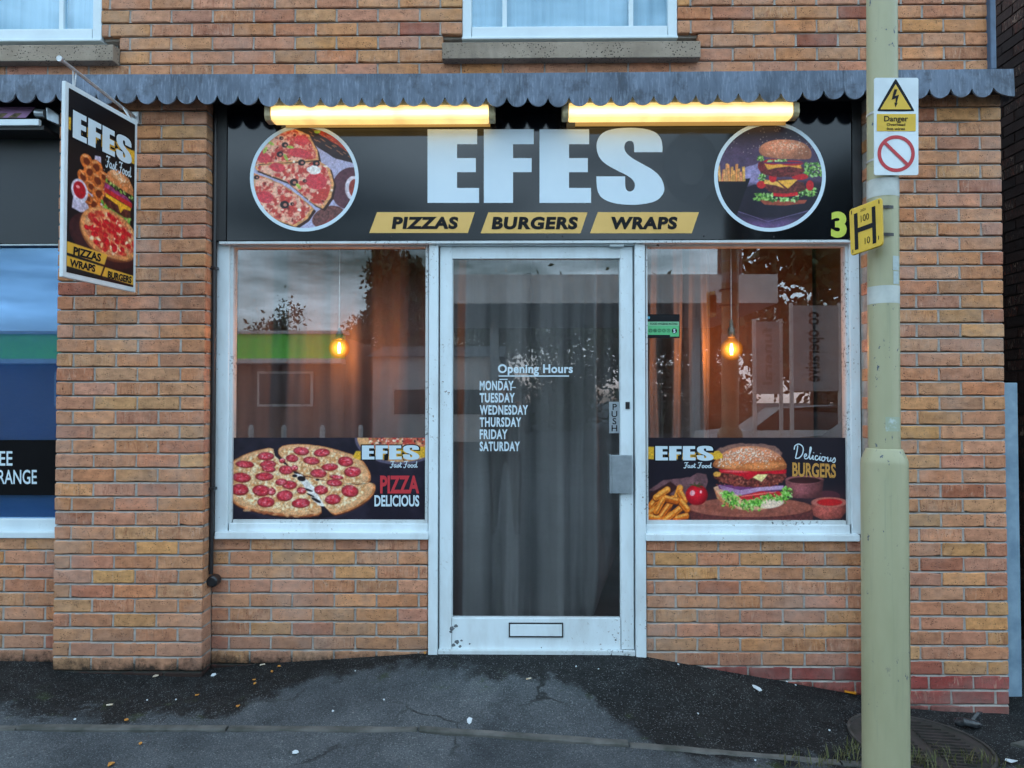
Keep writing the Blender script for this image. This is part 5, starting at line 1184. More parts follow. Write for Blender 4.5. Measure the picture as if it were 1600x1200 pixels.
    A.mesh(Hm(-.0195), 'back_picture', hs, M['art']); return A.mesh(Hm(.0015), 'picture', hs, M['art'])
hang_art()
logo(hs, (4.2, 11.2, 42.5, 24.4), Hm(.003), Hm(.0045), M['print_white'], M['ink'], 24)
vs, fs = ribbon(FAST_FOOD, .24); put_flat('lettering', vs, fs, (24.5, 24.8, 42.5, 31), Hm(.0045), M['print_white'], hs)
for wd, bx in (('PIZZAS', (5.5, 73.2, 22.5, 77.2)), ('WRAPS', (3.8, 79.2, 19, 82.7)), ('BURGERS', (27, 80.4, 43.5, 84.0))): text('lettering', wd, bx, Hm(.0035), M['ink'], hs, bold=.04, shear=.08)
bk = thing('sign_bracket', (XL0 + .5, PY, az(185, PY, 208)), 'thin steel bracket rod carrying the hanging sign on the left pier', 'bracket')
r0, r1 = plane_pt(95, 93, 3.10), plane_pt(209, 182, 3.66)
mb = MB(); mb.tube([r0, r1], .008, 12); mb.build('rod', M['steel'], bk, smooth=True, auto=40)
mb = MB(); mb.tube([r0 + Vector((0, -.012, 0)), r0], .013, 12); mb.build('rod_end', M['steel'], bk)
mb = MB(); mb.box(r1.x - .02, r1.x + .02, PY - .012, PY + .001, r1.z - .035, r1.z + .03); mb.build('wall_plate', M['steel'], bk, bevel=.002)
for u in (6, 43):
    top = H0(u, 0) - HN_ * .009; q = (top - r0).dot((r1 - r0).normalized()) / (r1 - r0).length; pr = r0 + (r1 - r0) * q
    mb = MB()
    for s_ in (-.012, .012): mb.tube([pr + Vector((0, s_, .006)), top + Vector((0, s_ * .4, -.004))], .003, 8)
    mb.build('hanger', M['steel'], bk)

# ------------------------------------------------------------------ roadside pole with its two signs
PYp = -.98
PX = (ax(1354.5, PYp, 300) + ax(1404, PYp, 300)) / 2 - .014; pgz = gz(PX, PYp)
pole = thing('steel_pole', (PX, PYp, pgz), 'tall grey green steel pole with a thicker base in front of the right pier', 'pole')
zs0, zs1 = az(723, PYp, 1380), az(700, PYp, 1380); rb, ru = .0845, .0575
MB().lathe([(rb, -.25), (rb, zs0 - pgz - .004), (rb * .985, zs0 - pgz + .012), (ru + .008, zs1 - pgz - .004), (ru + .002, zs1 - pgz)], (PX, PYp, pgz), 48).build('pole_base', M['pole'], pole, smooth=True, auto=30)
MB().lathe([(ru + .0002, zs1 - pgz), (ru - .0015, 3.2), (.048, 5.8), (.046, 5.83), (.001, 5.86)], (PX, PYp, pgz), 48).build('shaft', M['pole'], pole, smooth=True, auto=30)
def band(y0, y1, mat, name, extra=.0012, a0=0, a1=2 * math.pi, n=48, parent=pole, lab=None):
    mb = MB(); za, zb = az(y1, PYp, 1380), az(y0, PYp, 1380); rr = ru - .0008 + extra; V = []
    for k in range(n + 1):
        a = a0 + (a1 - a0) * k / n
        V += [(PX + rr * math.cos(a), PYp + rr * math.sin(a), za), (PX + rr * math.cos(a), PYp + rr * math.sin(a), zb)]
    mb.add(V, [(2 * k, 2 * k + 2, 2 * k + 3, 2 * k + 1) for k in range(n)]); return mb.build(name, mat, parent, smooth=True)
M['tape'] = pm('pale grey tape', (.50, .53, .50, 1), (.40, .43, .41, 1), 14, .45); M['label_mat'] = pm('faded sticker', (.42, .50, .50, 1), (.34, .40, .40, 1), 60, .5)
band(283, 311, M['tape'], 'tape_band'); band(449, 476, M['tape'], 'tape_band')
band(404, 426, M['label_mat'], 'label', .0016, R(-82), R(-48), 10); band(427.5, 447, M['label_mat'], 'label', .0016, R(-80), R(-50), 10)
band(651, 673, pm('scuffed sticker remains', (.33, .38, .28, 1), (.52, .60, .60, 1), 55, .5, lo=.5, hi=.7), 'label', .0012, R(-112), R(-48), 14)
mb = MB(); V = []
for z in (pgz + .45, zs0 - .42):
    for k in range(9): a = R(-38 + 56 * k / 8); V.append((PX + (rb + .0018) * math.cos(a), PYp + (rb + .0018) * math.sin(a), z))
mb.add(V, [(k, k + 1, k + 10, k + 9) for k in range(8)]); mb.build('access_door', M['pole'], pole, smooth=True)
pole.rotation_euler.y = .006
for py in (180, 253):
    band(py - 1.6, py + 1.6, M['steel'], 'strap', .0022)

def rounded(x0, y0, x1, y1, r, n=4):
    P = []
    for cx, cy, a0 in ((x1 - r, y0 + r, -90), (x1 - r, y1 - r, 0), (x0 + r, y1 - r, 90), (x0 + r, y0 + r, 180)):
        for k in range(n + 1): a = R(a0 + 90 * k / n); P.append((cx + r * math.cos(a), cy + r * math.sin(a)))
    return P
DY = PYp - ru - .012
ds = thing('danger_sign', at(1400, 273, DY), 'white and yellow danger plate with lightning triangle strapped high on the pole', 'sign')
q = [at(u, v, DY) for u, v in rounded(1366, 121.5, 1435, 273.5, 3)]
MB().prism(q, (0, .003, 0)).build('sign_plate', M['sign_white'], ds)
D1, D2, D3 = (lambda u, v: at(u, v, DY - .0012)), (lambda u, v: at(u, v, DY - .0024)), (lambda u, v: at(u, v, DY - .0036))
def flat(name, pts, Mf, mat, par): return MB().add([Mf(*p) for p in pts], [tuple(range(len(pts) - 1, -1, -1))]).build(name, mat, par)
def tri(cx, top, bot, hw, r): return chaikin([(cx, top), (cx + hw * .5, (top + bot) / 2), (cx + hw, bot), (cx, bot), (cx - hw, bot), (cx - hw * .5, (top + bot) / 2)], (1, 3, 5), 3) if r else [(cx, top), (cx + hw, bot), (cx - hw, bot)]
flat('triangle_border', chaikin([(1399.5, 123.5), (1401, 124.5), (1428.5, 171.5), (1428, 174), (1371.5, 174), (1371, 171.5), (1398, 124.5)], (), 1), D1, M['ink'], ds)
flat('triangle', [(1399.5, 131.5), (1423.5, 170.8), (1375.5, 170.8)], D2, M['yellow_sign'], ds)
flat('lightning_bolt', [(1397.5, 139.5), (1402.3, 139.5), (1398.6, 150), (1404.8, 147.8), (1401.2, 161), (1403, 160.2), (1399.3, 167.8), (1397.4, 160), (1399.2, 160.8), (1399.8, 153.5), (1393, 156)], D3, M['ink'], ds)
flat('yellow_band', rounded(1370, 178, 1431, 205, 1), D1, M['yellow_sign'], ds)
text('lettering', 'Danger', (1381.5, 181, 1419, 192.3), D2, M['ink'], ds, bold=.018); text('lettering', 'Overhead', (1385.5, 192.3, 1414.5, 196.6), D2, M['ink'], ds, bold=.02); text('lettering', 'live wires', (1386, 199, 1414, 203.2), D2, M['ink'], ds, bold=.02)
disc_ring(1400.3, 240, 23.6, 29.2, D1, 56).build('prohibition_ring', M['red_sign'], ds)
flat('prohibition_bar', [(1381.2, 224.8), (1384.6, 221.2), (1419.6, 255), (1416.2, 258.8)], D2, M['red_sign'], ds)
for u, v in ((1400, 125), (1400, 270)): pass

hy = thing('hydrant_sign', plane_pt(1352, 392, 2.72), 'square yellow H sign banded to the pole facing left', 'sign')
hc = [plane_pt(1326.5, 328, 2.77), plane_pt(1377.5, 308, 2.675), plane_pt(1379.5, 382.5, 2.675), plane_pt(1329, 400, 2.77)]
hn = (hc[1] - hc[0]).cross(hc[3] - hc[0]).normalized()
if hn.y > 0: hn = -hn
def Hy(off):
    def f(u, v):
        u, v = u / 100, v / 100
        return (hc[0] * (1 - u) + hc[1] * u) * (1 - v) + (hc[3] * (1 - u) + hc[2] * u) * v + hn * off
    return f
h0 = Hy(0); MB().prism([h0(u, v) for u, v in rounded(0, 0, 100, 100, 8)], hn * -.012).build('sign_plate', M['yellow_sign'], hy, bevel=.0025)
h1, h2 = Hy(.0012), Hy(.0024)
for nm, bx in (('letter_stroke', (15, 13, 26, 91)), ('letter_stroke', (70, 13, 81, 91)), ('letter_stroke', (26, 46, 70, 56))):
    flat(nm, [(bx[0], bx[1]), (bx[2], bx[1]), (bx[2], bx[3]), (bx[0], bx[3])], h1, M['ink'], hy)
text('lettering', '100', (36, 22, 61, 36), h1, M['ink'], hy, bold=.0); text('lettering', '10', (46, 72, 62, 86), h1, M['ink'], hy, bold=.0); text('lettering', '2026', (35, 9, 52, 14), h1, M['ink'], hy)
for u, v in ((8, 8), (92, 8), (8, 92), (88, 82)): text('rivet', 'l', (u - 1.2, v - 4, u + 1.2, v + 4), h1, M['ink'], hy, bold=.0)
for py in (329.5, 371.5):
    mb = MB(); z = az(py, PYp, 1380)
    V = []
    for zz in (z - .006, z + .006):
        for k in range(41): a = 2 * math.pi * k / 40; V.append((PX + (ru + .004) * math.cos(a), PYp + (ru + .004) * math.sin(a), zz))
    mb.add(V, [(k, k + 1, k + 42, k + 41) for k in range(40)]); mb.build('strap', M['black_metal'], hy, smooth=True)
c0 = (hc[0] + hc[1] + hc[2] + hc[3]) / 4; MB().box(c0.x - .01, c0.x + .025, c0.y + .018, PYp - ru + .03, c0.z - .06, c0.z + .06).build('bracket', M['black_metal'], hy)

# ------------------------------------------------------------------ right edge: gate and neighbouring wall
gt = MB(); x0, x1 = ax(1567, -.04, 800), ax(1593, -.04, 800); gt.box(x0, x1, -.04, .0, az(1089, -.04, 1580), az(598, -.04, 1580))
tag(gt.build('gate_post', M['gate'], bevel=.004, origin=(x0, -.04, -.25)), 'pale blue metal gate post beside the right brick pier', 'post')
nbw = thing('neighbouring_building', (3.3, 3, -.3), 'dark brown brick side wall of the building across the right alley', 'building')
M['dark_brick'] = brick_material('dark brown brick', False)
def side_wall():
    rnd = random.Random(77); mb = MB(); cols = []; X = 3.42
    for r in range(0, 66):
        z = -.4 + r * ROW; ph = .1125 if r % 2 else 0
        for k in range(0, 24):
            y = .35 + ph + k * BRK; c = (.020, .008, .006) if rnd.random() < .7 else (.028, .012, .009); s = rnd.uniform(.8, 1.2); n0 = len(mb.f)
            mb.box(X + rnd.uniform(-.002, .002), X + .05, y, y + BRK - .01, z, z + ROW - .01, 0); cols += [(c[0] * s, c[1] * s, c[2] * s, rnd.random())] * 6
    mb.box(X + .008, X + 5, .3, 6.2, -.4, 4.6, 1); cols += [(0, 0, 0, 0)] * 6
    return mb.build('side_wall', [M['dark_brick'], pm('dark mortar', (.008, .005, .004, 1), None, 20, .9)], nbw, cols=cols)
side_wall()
MB().box(XU1 - .02, XU1 + .0, .115, 6.0, -.4, 4.3).build('flank_wall', M['mortar'], shop)
MB().box(XR1 + .01, 3.42, 6.0, 6.1, -.4, 4.6).build('alley_end_wall', M['dark_wall'], nbw)

# ------------------------------------------------------------------ manhole cover, weeds and litter
def manhole():
    c = Vector((ax(1437, 0), 0, 0)); 
    # centre on the ground at the pixel
    y = -.47
    for _ in range(8):
        p = at(1438, 1165, y); y += (p.z - gz(p.x, y)) * 1.2
    p = at(1438, 1165, y); rx = .30; mb = MB(); n = 44; rim = MB(); sl = -.05
    zz = lambda x, yy: gz(x, yy) + .010
    V = [(p.x, y, zz(p.x, y))] + [(p.x + rx * math.cos(2 * math.pi * k / n), y + rx * .82 * math.sin(2 * math.pi * k / n), zz(p.x + rx * math.cos(2 * math.pi * k / n), y + rx * .82 * math.sin(2 * math.pi * k / n))) for k in range(n)]
    mb.add(V, [(0, k + 1, (k + 1) % n + 1) for k in range(n)])
    t = thing('manhole_cover', (p.x, y, zz(p.x, y)), 'round rusty ribbed manhole cover set in the ground behind the pole', 'manhole cover')
    M['rust'] = pm('rusty cast iron', (.040, .030, .028, 1), (.018, .017, .013, 1), 14, .7, bump=.4, bscale=90)
    mb.build('plate', M['rust'], t)
    ribs = MB()
    for k in range(-7, 8):
        yy = y + k * .028; h = math.sqrt(max(0, 1 - (k * .028 / (rx * .75)) ** 2)) * rx * .74
        if h > .04:
            for xa, xb in ((-h, -.03), (.03, h)): 
                a, b = p.x + xa, p.x + xb; V = [(a, yy - .006, zz(a, yy) + .001), (b, yy - .006, zz(b, yy) + .001), (b, yy + .006, zz(b, yy) + .001), (a, yy + .006, zz(a, yy) + .001)]
                V += [(v[0], v[1] * 1, v[2] + .007) for v in V]; ribs.add(V, [(4, 5, 6, 7), (0, 1, 5, 4), (1, 2, 6, 5), (2, 3, 7, 6), (3, 0, 4, 7)])
    ribs.build('rib', M['rust'], t)
    for k in range(n):
        a, b = 2 * math.pi * k / n, 2 * math.pi * (k + 1) / n; V = []
        for q in (a, b):
            for rr, dz in ((rx * 1.0, .002), (rx * 1.0, .012), (rx * 1.04, .012), (rx * 1.04, -.01)): 
                xx, yy = p.x + rr * math.cos(q), y + rr * .82 * math.sin(q); V.append((xx, yy, gz(xx, yy) + .006 + dz))
        rim.add(V, [(0, 4, 5, 1), (1, 5, 6, 2), (2, 6, 7, 3)])
    rim.build('rim', pm('worn iron rim', (.06, .052, .048, 1), (.025, .023, .02, 1), 20, .6), t)
manhole()
def on_ground(px, py):
    y = -.4
    for _ in range(40):
        p = at(px, py, y); e = p.z - gz(p.x, y); y = max(-2.2, min(-.004, y + e * 1.3))
    p = at(px, py, y); return Vector((p.x, y, gz(p.x, y)))
M['leaf_orange'] = pm('dry orange leaf', (.55, .25, .035, 1), (.38, .15, .03, 1), 60, .6); M['butt'] = pm('cigarette paper', (.50, .36, .20, 1), (.6, .55, .48, 1), 60, .7); M['paper'] = pm('scrap paper', (.6, .66, .7, 1), (.5, .55, .58, 1), 60, .7)
M['peel'] = pm('orange peel', (.75, .32, .01, 1), (.62, .22, .01, 1), 60, .5)
def scrap(px, py, size, mat, name, label, cat, group=None, n=6, thick=.003, seed=0, elong=1.0):
    rnd = random.Random(seed or px * 7 + py); c = on_ground(px, py); rot = rnd.uniform(0, 6.28); P = []
    for k in range(n):
        a = 2 * math.pi * k / n; r = size * rnd.uniform(.55, 1.1); x, y = r * math.cos(a) * elong, r * math.sin(a)
        xx, yy = c.x + x * math.cos(rot) - y * math.sin(rot), c.y + x * math.sin(rot) + y * math.cos(rot); P.append((xx, yy, gz(xx, yy) + .004 + rnd.uniform(0, size * .35)))
    mb = MB(); mb.prism(P, (0, 0, thick)); return tag(mb.build(name, mat, origin=tuple(c)), label, cat, group)
def butt(px, py, a, label, group):
    c = on_ground(px, py) + Vector((0, 0, .0055)); d = Vector((math.cos(a), math.sin(a), 0)) * .013
    mb = MB(); mb.tube([c - d, c + d], .004, 8); return tag(mb.build('cigarette_end', M['butt'], origin=tuple(c)), label, 'litter', group)
for px, py, a in ((171, 1103, .3), (410, 1040, .6), (100, 1040, .9), (826, 1062, .5)): butt(px, py, a, 'small tan cigarette end lying on the asphalt', 'cigarette ends')
for i, (px, py) in enumerate(((425, 1051), (397, 1064), (398, 1070), (308, 1088), (372, 1105), (197, 1127), (219, 1164), (436, 1043), (664, 1014))):
    scrap(px, py, .010, M['leaf_orange'], 'leaf_scrap', 'tiny orange scrap of leaf on the asphalt', 'leaf', 'orange leaf scraps', seed=50 + i)
scrap(173, 1197, .018, M['leaf_orange'], 'leaf', 'dry orange leaf at the bottom edge left of the kerb strip', 'leaf', seed=3)
for i, (px, py) in enumerate(((275, 1095), (230, 1096), (117, 1126), (555, 1050), (900, 1043), (935, 1047), (1091, 1117), (1060, 1040), (1230, 1067), (1243, 1072), (520, 1113), (600, 1095), (1296, 1143), (1180, 1190))):
    scrap(px, py, .006, M['paper'], 'paper_fleck', 'tiny pale fleck of paper on the dark asphalt', 'litter', 'pale paper flecks', seed=90 + i)
scrap(333, 1057, .014, M['paper'], 'paper_scrap', 'crumpled white scrap of paper at the foot of the left pier', 'litter', elong=1.5)
scrap(243, 1058, .012, M['butt'], 'chip_scrap', 'single pale chip lying in front of the left pier', 'litter', elong=1.6)
scrap(462, 1178, .014, M['paper'], 'paper_scrap', 'small white paper lump on the asphalt in front of the kerb strip', 'litter')
scrap(733, 1129, .016, M['paper'], 'paper_scrap', 'torn white paper strip just behind the kerb strip below the door', 'litter', elong=1.9)
scrap(1183, 1078, .022, M['paper'], 'paper_scrap', 'flat white paper scrap below the right window wall', 'litter', elong=1.8)
scrap(1330, 1083, .024, M['peel'], 'orange_peel', 'bright orange peel by the wall left of the pole', 'litter', n=7, thick=.006, elong=1.5)
scrap(1581, 1192, .018, M['paper'], 'paper_scrap', 'white oval scrap at the bottom right corner', 'litter', elong=1.6)
def plastic():
    c = on_ground(1512, 1133); mb = MB()
    mb.tube([c + Vector((-.05, 0, .012)), c + Vector((-.035, -.03, .03)), c + Vector((.01, -.035, .02)), c + Vector((.04, -.02, .012))], [.022, .02, .02, .016], 10)
    mb.prism([c + Vector((.0, .0, .01)), c + Vector((.05, .01, .06)), c + Vector((.075, .03, .055)), c + Vector((.05, .02, .0))], (.012, -.01, 0)); return tag(mb.build('plastic_scrap', pm('black scrap plastic', (.012, .012, .014, 1), (.05, .055, .06, 1), 30, .25), origin=tuple(c), smooth=True, auto=40), 'bent piece of black plastic on the ground below the right pier', 'litter')
plastic()
def weeds():
    rnd = random.Random(17); mb = MB()
    spots = [(1290, 1196, 9), (1320, 1188, 10), (1335, 1175, 8), (1430, 1196, 16), (1450, 1198, 14), (1490, 1194, 10), (1520, 1192, 9), (1470, 1180, 6), (1545, 1195, 9), (1235, 1192, 5)]
    for px, py, n in spots:
        c = on_ground(px, py)
        for _ in range(n * 3):
            x, y = c.x + rnd.gauss(0, .035), c.y + rnd.gauss(0, .03); z = gz(x, y) + .002; h = rnd.uniform(.02, .07); a = rnd.uniform(0, 6.28); l = rnd.uniform(.01, .04); w_ = rnd.uniform(.0015, .003)
            dx, dy = math.cos(a), math.sin(a); p0 = Vector((x, y, z)); p1 = p0 + Vector((dx * l * .4, dy * l * .4, h * .6)); p2 = p0 + Vector((dx * l, dy * l, h)); s_ = Vector((-dy, dx, 0)) * w_
            mb.add([p0 - s_, p0 + s_, p1 + s_ * .8, p1 - s_ * .8, p2], [(0, 1, 2, 3), (3, 2, 4)])
    return tag(mb.build('weeds', pm('weed blades', (.06, .085, .02, 1), (.12, .10, .04, 1), 25, .7)), kind='stuff')
weeds()

# ------------------------------------------------------------------ across the road (seen mirrored in the panes and the glossy sign)
M['leaf'] = pm('dark leaves', (.030, .048, .018, 1), (.055, .075, .028, 1), 1.3, .7); M['bark'] = pm('bark', (.06, .045, .035, 1), (.03, .024, .02, 1), 14, .9, bump=.5)
def tree(x, y, h, w_, n, label, seed, conical=False, group='trees across the road', bare=.25):
    rnd = random.Random(seed); z0 = gz(x, y)
    t = thing('tree', (x, y, z0), label, 'tree', group); mb = MB()
    mb.tube([(x, y, z0 - .1), (x + .05, y, z0 + h * .3), (x - .04, y, z0 + h * .62), (x, y, z0 + h * .95)], [w_ * .07, w_ * .055, w_ * .03, .01], 8); tips = []
    for k in range(16):
        a = rnd.uniform(0, 6.28); q = rnd.uniform(bare, .92); zb = z0 + h * q
        l = w_ * .5 * ((1.05 - q) if conical else math.sqrt(max(.1, 1 - ((q - .6) / .5) ** 2))) * rnd.uniform(.8, 1.1)
        e = Vector((x + l * math.cos(a), y + l * math.sin(a), zb + h * rnd.uniform(.02, .12))); mb.tube([(x, y, zb), (Vector((x, y, zb)) + e) / 2 + Vector((0, 0, -.05)), e], [w_ * .02, w_ * .013, .006], 6); tips.append((Vector((x, y, zb)), e))
    mb.build('trunk', M['bark'], t); cr_ = MB()
    for a, b in tips:
        for c in range(5):
            cc = a.lerp(b, rnd.uniform(.35, 1.08)) + Vector((rnd.gauss(0, .12), rnd.gauss(0, .12), rnd.gauss(0, .1))) * w_ * .5; s_ = w_ * rnd.uniform(.06, .13)
            for _ in range(n // 40):
                p = cc + Vector((rnd.gauss(0, s_), rnd.gauss(0, s_), rnd.gauss(0, s_ * (1.3 if conical else .8)))); d1 = Vector((rnd.gauss(0, 1), rnd.gauss(0, 1), rnd.gauss(0, 1))).normalized(); d2 = d1.cross(Vector((rnd.gauss(0, 1), rnd.gauss(0, 1), rnd.gauss(0, 1)))).normalized(); r = rnd.uniform(.09, .19) * (h / 6)
                cr_.add([p - d1 * r, p + d2 * r * .5, p + d1 * r, p - d2 * r * .5], [(0, 1, 2, 3)])
    cr_.build('crown', M['leaf'], t)
for i, a in enumerate(((-7.5, -35, 9.5, 3.0, 3400, 'narrow conifer across the road, left of the pair', True), (-6.0, -36, 10.2, 2.8, 3400, 'narrow conifer across the road, right of the pair', True), (-8.6, -37, 6.0, 3.4, 2600, 'low bushy tree across the road at the foot of the conifers', False), (-16.5, -42, 7.0, 4.5, 1600, 'low round tree behind the green fronted store', False),
                      (-1.6, -31, 6.3, 5.4, 5200, 'leafy tree across the road opposite the door', False), (2.2, -32, 6.6, 5.8, 5200, 'leafy tree across the road behind the pale canopy', False), (6.0, -30, 6.4, 5.4, 5200, 'leafy tree across the road behind the banner boards', False), (9.4, -31, 6.6, 5.6, 5200, 'leafy tree across the road between the banner boards and the large dark tree', False), (11.6, -24, 9.6, 5.4, 4200, 'large dark tree to the right across the road', False), (15.5, -28, 10.4, 6, 2400, 'tallest dark tree at the far right across the road', False))):
    tree(*a[:5], a[5], 200 + i, a[6], bare=.04 if 'leafy' in a[5] else .2)
st = thing('convenience_store', (-15, -20, gz(-15, -20)), 'low brown brick store across the road with a green fascia', 'building')
M['store_brick'] = pm('brown store brick', (.24, .14, .11, 1), (.17, .10, .08, 1), 6, .85, stretch=(1, 1, 4)); M['green'] = pm('green fascia panel', (.16, .78, .06, 1), (.15, .74, .06, 1), 2, .4); M['offwhite'] = pm('off white render', (.6, .6, .6, 1), (.5, .5, .5, 1), 3, .7)
MB().box(-27, -6.1, -26, -20.4, -.3, 3.5).build('wall', M['store_brick'], st); MB().box(-27.2, -6.0, -20.35, -20, 2.72, 3.56).build('green_fascia', M['green'], st); MB().box(-27.3, -5.9, -20.5, -19.9, 3.56, 3.66).build('roof_edge', M['offwhite'], st); MB().box(-27.2, -6.0, -20.4, -19.7, 2.55, 2.71).build('canopy_edge', M['offwhite'], st)
for x in (-24, -20, -16, -12.4, -9.0):
    wdw = MB().box(x, x + 1.9, -20.38, -20.3, 1.1, 2.3).build('window', M['offwhite'], st); mb = MB(); mb.box(x + .08, x + 1.82, -20.3, -20.28, 1.18, 2.22); mb.build('pane', M['black_gloss'], wdw)
hl = thing('white_hall', (-4, -22, gz(-4, -22)), 'low white rendered building between the store and the trees', 'building')
MB().box(-5.4, -.8, -28, -22, -.3, 2.9).build('wall', M['offwhite'], hl); MB().prism([(-5.6, -21.8, 2.9), (-5.6, -28.2, 2.9), (-5.6, -25, 3.5)], (5.0, 0, 0)).build('roof', M['slate'], hl)
for x in (-4.6, -2.6): MB().box(x, x + 1.2, -22.03, -21.97, .8, 1.7).build('window', M['black_gloss'], hl)
M['board'] = pm('weathered banner board', (.30, .30, .31, 1), (.24, .24, .25, 1), 3, .7); M['faded_ink'] = pm('faded lettering', (.13, .13, .135, 1), None, 9, .7)
fc = thing('forecourt_canopy', (2.2, -16, gz(2.2, -16)), 'pale flat forecourt canopy on two posts across the road', 'canopy')
MB().box(-2.3, 6.4, -20, -13.8, 3.74, 4.46).build('roof', M['offwhite'], fc)
for x in (-.9, 5.0): MB().box(x, x + .25, -17.2, -16.95, -.3, 3.735).build('post', M['silver'], fc)
for i, (x, wd, y, z0, z1, tx, lab) in enumerate(((5.15, .85, -9.6, 1.5, 3.12, 'co-operative', 'tall pale banner board with dark upright lettering across the road'), (4.55, .45, -9.9, 1.45, 2.85, 'funeral', 'shorter narrow pale banner board beside the tall one'))):
    bt = thing('banner_board', (x + wd / 2, y, gz(x, y)), lab, 'sign', 'banner boards across the road')
    MB().box(x, x + wd, y - .02, y + .02, z0, z1).build('board', M['board'], bt)
    for px in (x - .06, x + wd): MB().box(px, px + .06, y - .03, y + .03, gz(x, y) - .1, z1 + .05).build('post', M['offwhite'], bt)
    vs, fs = glyph_mesh(tx, .02); vs = np.stack([vs[:, 1], vs[:, 0]], 1); vs[:, 1] *= 1.0
    mb = MB(); lo, hi = vs.min(0), vs.max(0)
    mb.add([(x + wd * .68 - (vx - lo[0]) / (hi[0] - lo[0]) * wd * -.0 - (vx - lo[0]) / (hi[0] - lo[0]) * wd * .42, y + .024, z1 - .12 - (vy - lo[1]) / (hi[1] - lo[1]) * (z1 - z0 - .3)) for vx, vy in vs], fs); mb.build('lettering', M['ink'] if i == 0 else M['faded_ink'], bt)
def car(x, y, rz, paint, label):
    t = thing('parked_car', (x, y, gz(x, y)), label, 'car', 'cars parked across the road'); z = gz(x, y); ca, sa = math.cos(rz), math.sin(rz)
    T = lambda p: (x + p[0] * ca - p[1] * sa, y + p[0] * sa + p[1] * ca, z + p[2])
    sec = [(-2.1, .35, .62, .78), (-2.0, .28, .85, .84), (-1.2, .25, .93, .86), (0, .25, .95, .87), (1.1, .25, .95, .87), (1.9, .27, .9, .85), (2.12, .36, .7, .76)]
    V = []
    for px, zb, zt, hw in sec: V += [T((px, -hw, zb)), T((px, -hw * 1.02, (zb + zt) / 2)), T((px, -hw * .93, zt)), T((px, hw * .93, zt)), T((px, hw * 1.02, (zb + zt) / 2)), T((px, hw, zb))]
    fs = [(i * 6 + k, (i + 1) * 6 + k, (i + 1) * 6 + (k + 1) % 6, i * 6 + (k + 1) % 6) for i in range(6) for k in range(6)] + [tuple(range(6)), tuple(range(41, 35, -1))]
    body = MB(); body.add(V, fs); cab = [(-1.15, .9, .78), (-.45, 1.40, .62), (.7, 1.46, .63), (1.55, 1.28, .6), (1.95, .9, .74)]; V = []
    for px, zt, hw in cab: V += [T((px, -hw, zt)), T((px, hw, zt))]
    body.add(V, [(2 * i, 2 * i + 2, 2 * i + 3, 2 * i + 1) for i in range(4)]); bo = body.build('body', paint, t, smooth=True, auto=35)
    gl = MB()
    for s_ in (-1, 1): gl.add([T((-1.1, s_ * .79, .92)), T((-.42, s_ * .64, 1.36)), T((.7, s_ * .645, 1.42)), T((1.5, s_ * .62, 1.25)), T((1.85, s_ * .76, .93))], [(0, 1, 2, 3, 4)])
    gl.build('side_window', M['black_gloss'], t)
    for wx in (-1.3, 1.3):
        for s_ in (-1, 1):
            wh = MB(); wh.tube([T((wx, s_ * .70, .32)), T((wx, s_ * .885, .32))], .32, 20); w_ = wh.build('wheel', M['black_metal'], t); rm = MB(); rm.tube([T((wx, s_ * .88, .32)), T((wx, s_ * .895, .32))], .2, 16); rm.build('rim', M['silver'], w_)
    for s_ in (-1, 1): MB().box(*(lambda p: (p[0] - .05, p[0] + .05, p[1] - .1, p[1] + .1, p[2] - .06, p[2] + .06))(T((-2.08, s_ * .6, .62)))).build('headlight', M['upvc'], t)
car(6.0, -11.8, .08, pm('white car paint', (.65, .68, .7, 1), None, 2, .25), 'white hatchback parked across the road by the banner boards'); car(6.7, -8.6, -.12, pm('silver car paint', (.36, .38, .4, 1), None, 2, .25, metal=.3), 'silver hatchback parked in front of the white one')
for x in (-4.9, -4.3, -3.6, -2.9):
    z = gz(x, -9); MB().lathe([(.045, -.1), (.045, 1.02), (.03, 1.07), (.001, 1.08)], (x, -9, z), 14).build('bollard', M['offwhite'], origin=(x, -9, z))
for o in [o for o in bpy.data.objects if o.name.startswith('bollard')]: tag(o, 'slim white bollard at the far kerb in front of the store', 'bollard', 'white bollards')
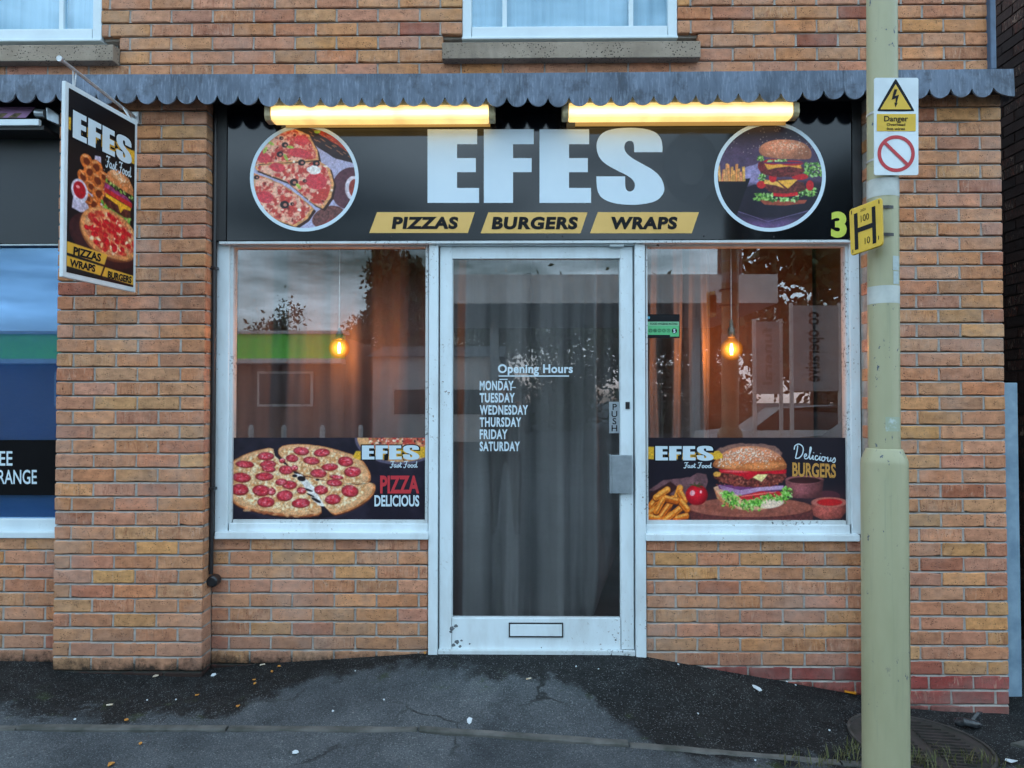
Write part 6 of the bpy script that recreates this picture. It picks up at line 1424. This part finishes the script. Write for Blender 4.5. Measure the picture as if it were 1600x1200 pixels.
def person():
    X, Y = -.17, -DIST - .30; z = gz(X, Y)
    t = thing('person', (X, Y, z), 'person in dark jacket and trousers holding up a phone to photograph the shop', 'person')
    J = [(0, 0, .98, .13), (0, .0, 1.14, .145), (0, 0, 1.34, .155), (0, .01, 1.47, .075), (0, .02, 1.53, .055), (0, .04, 1.64, .085), (0, .045, 1.72, .09)]
    E = [(0, 1), (1, 2), (2, 3), (3, 4), (4, 5), (5, 6)]
    def chain(root, pts):
        p = root
        for q in pts: J.append(q); E.append((p, len(J) - 1)); p = len(J) - 1
    chain(0, [(-.10, 0, .90, .10), (-.12, .02, .50, .062), (-.13, -.01, .10, .042), (-.14, .13, .04, .035)]); chain(0, [(.10, 0, .90, .10), (.12, .02, .50, .062), (.13, -.01, .10, .042), (.14, .13, .04, .035)])
    chain(2, [(-.19, 0, 1.40, .065), (-.24, .05, 1.14, .05), (-.10, .21, 1.33, .036), (-.06, .25, 1.39, .032)]); chain(2, [(.19, 0, 1.40, .065), (.26, .05, 1.14, .05), (.20, .21, 1.33, .036), (.18, .25, 1.39, .032)])
    me = bpy.data.meshes.new('body'); me.from_pydata([j[:3] for j in J], E, []); ob = bpy.data.objects.new('body', me); COL.objects.link(ob)
    ob.modifiers.new('s', 'SKIN'); ob.modifiers.new('u', 'SUBSURF').levels = 2
    for i, j in enumerate(J): me.skin_vertices[0].data[i].radius = (j[3], j[3] * (.8 if i < 3 else 1)); me.skin_vertices[0].data[i].use_root = (i == 0)
    dg = bpy.context.evaluated_depsgraph_get(); dg.update(); m2 = bpy.data.meshes.new_from_object(ob.evaluated_get(dg)); bpy.data.objects.remove(ob); bpy.data.meshes.remove(me)
    g = NG('dark clothing and skin'); gm = g.n('ShaderNodeTexCoord'); sp = g.n('ShaderNodeSeparateXYZ'); g.l(gm.outputs['Object'], sp.inputs[0])
    c = g.mix(g.ramp(sp.outputs['Z'], .90, .92), (.012, .013, .018, 1), (.02, .021, .026, 1)); c = g.mix(g.math('GREATER_THAN', sp.outputs['Z'], 1.51), c, (.42, .26, .19, 1)); g.set(c, .8)
    m2.name = 'body'; m2.materials.clear(); m2.materials.append(g.m); m2.polygons.foreach_set('use_smooth', [True] * len(m2.polygons)); b = bpy.data.objects.new('body', m2); COL.objects.link(b); b.parent = t
    W = Vector((X, Y, z)); hr = MB(); hr.lathe([(.001, .115), (.05, .105), (.085, .07), (.098, .02), (.092, -.03), (.08, -.06)], W + Vector((0, .025, 1.70)), 20); hr.build('hair', pm('dark brown hair', (.03, .02, .015, 1), None, 90, .6), t, smooth=True)
    fm = pm('skin', (.42, .26, .19, 1), None, 30, .55); nose = MB(); nose.tube([W + Vector((0, .125, 1.70)), W + Vector((0, .15, 1.665)), W + Vector((0, .12, 1.655))], [.008, .014, .008], 8); nose.build('nose', fm, t)
    for s_ in (-1, 1):
        wr = W + Vector((.06 + .12 * s_, .25, 1.39)); hd_ = MB()
        hd_.tube([wr, wr + Vector((-.01 * s_, .015, .05)), wr + Vector((-.02 * s_, .02, .085))], [.028, .036, .028], 10)
        for f in range(4): b0 = wr + Vector((-.02 * s_ + (f - 1.5) * .014, .022, .08)); hd_.tube([b0, b0 + Vector((-.012 * s_, .028, .02)), b0 + Vector((-.03 * s_, .03, .012))], [.008, .0075, .006], 6)
        hd_.tube([wr + Vector((-.02 * s_, .0, .05)), wr + Vector((-.045 * s_, .002, .075)), wr + Vector((-.06 * s_, .0, .08))], [.010, .009, .007], 6); hd_.build('hand', fm, t)
    # the phone in its own place behind the lens
    ph = MB(); c = W + Vector((.17 - .0 , .275, 0)); ph.box(c.x - .13, c.x + .03, Y + .268, Y + .276, z + 1.42, z + 1.50); tag(ph.build('phone', M['black'], bevel=.003, origin=(c.x, Y + .272, z + 1.42)), 'black phone held up in both hands by the person', 'phone')
person()
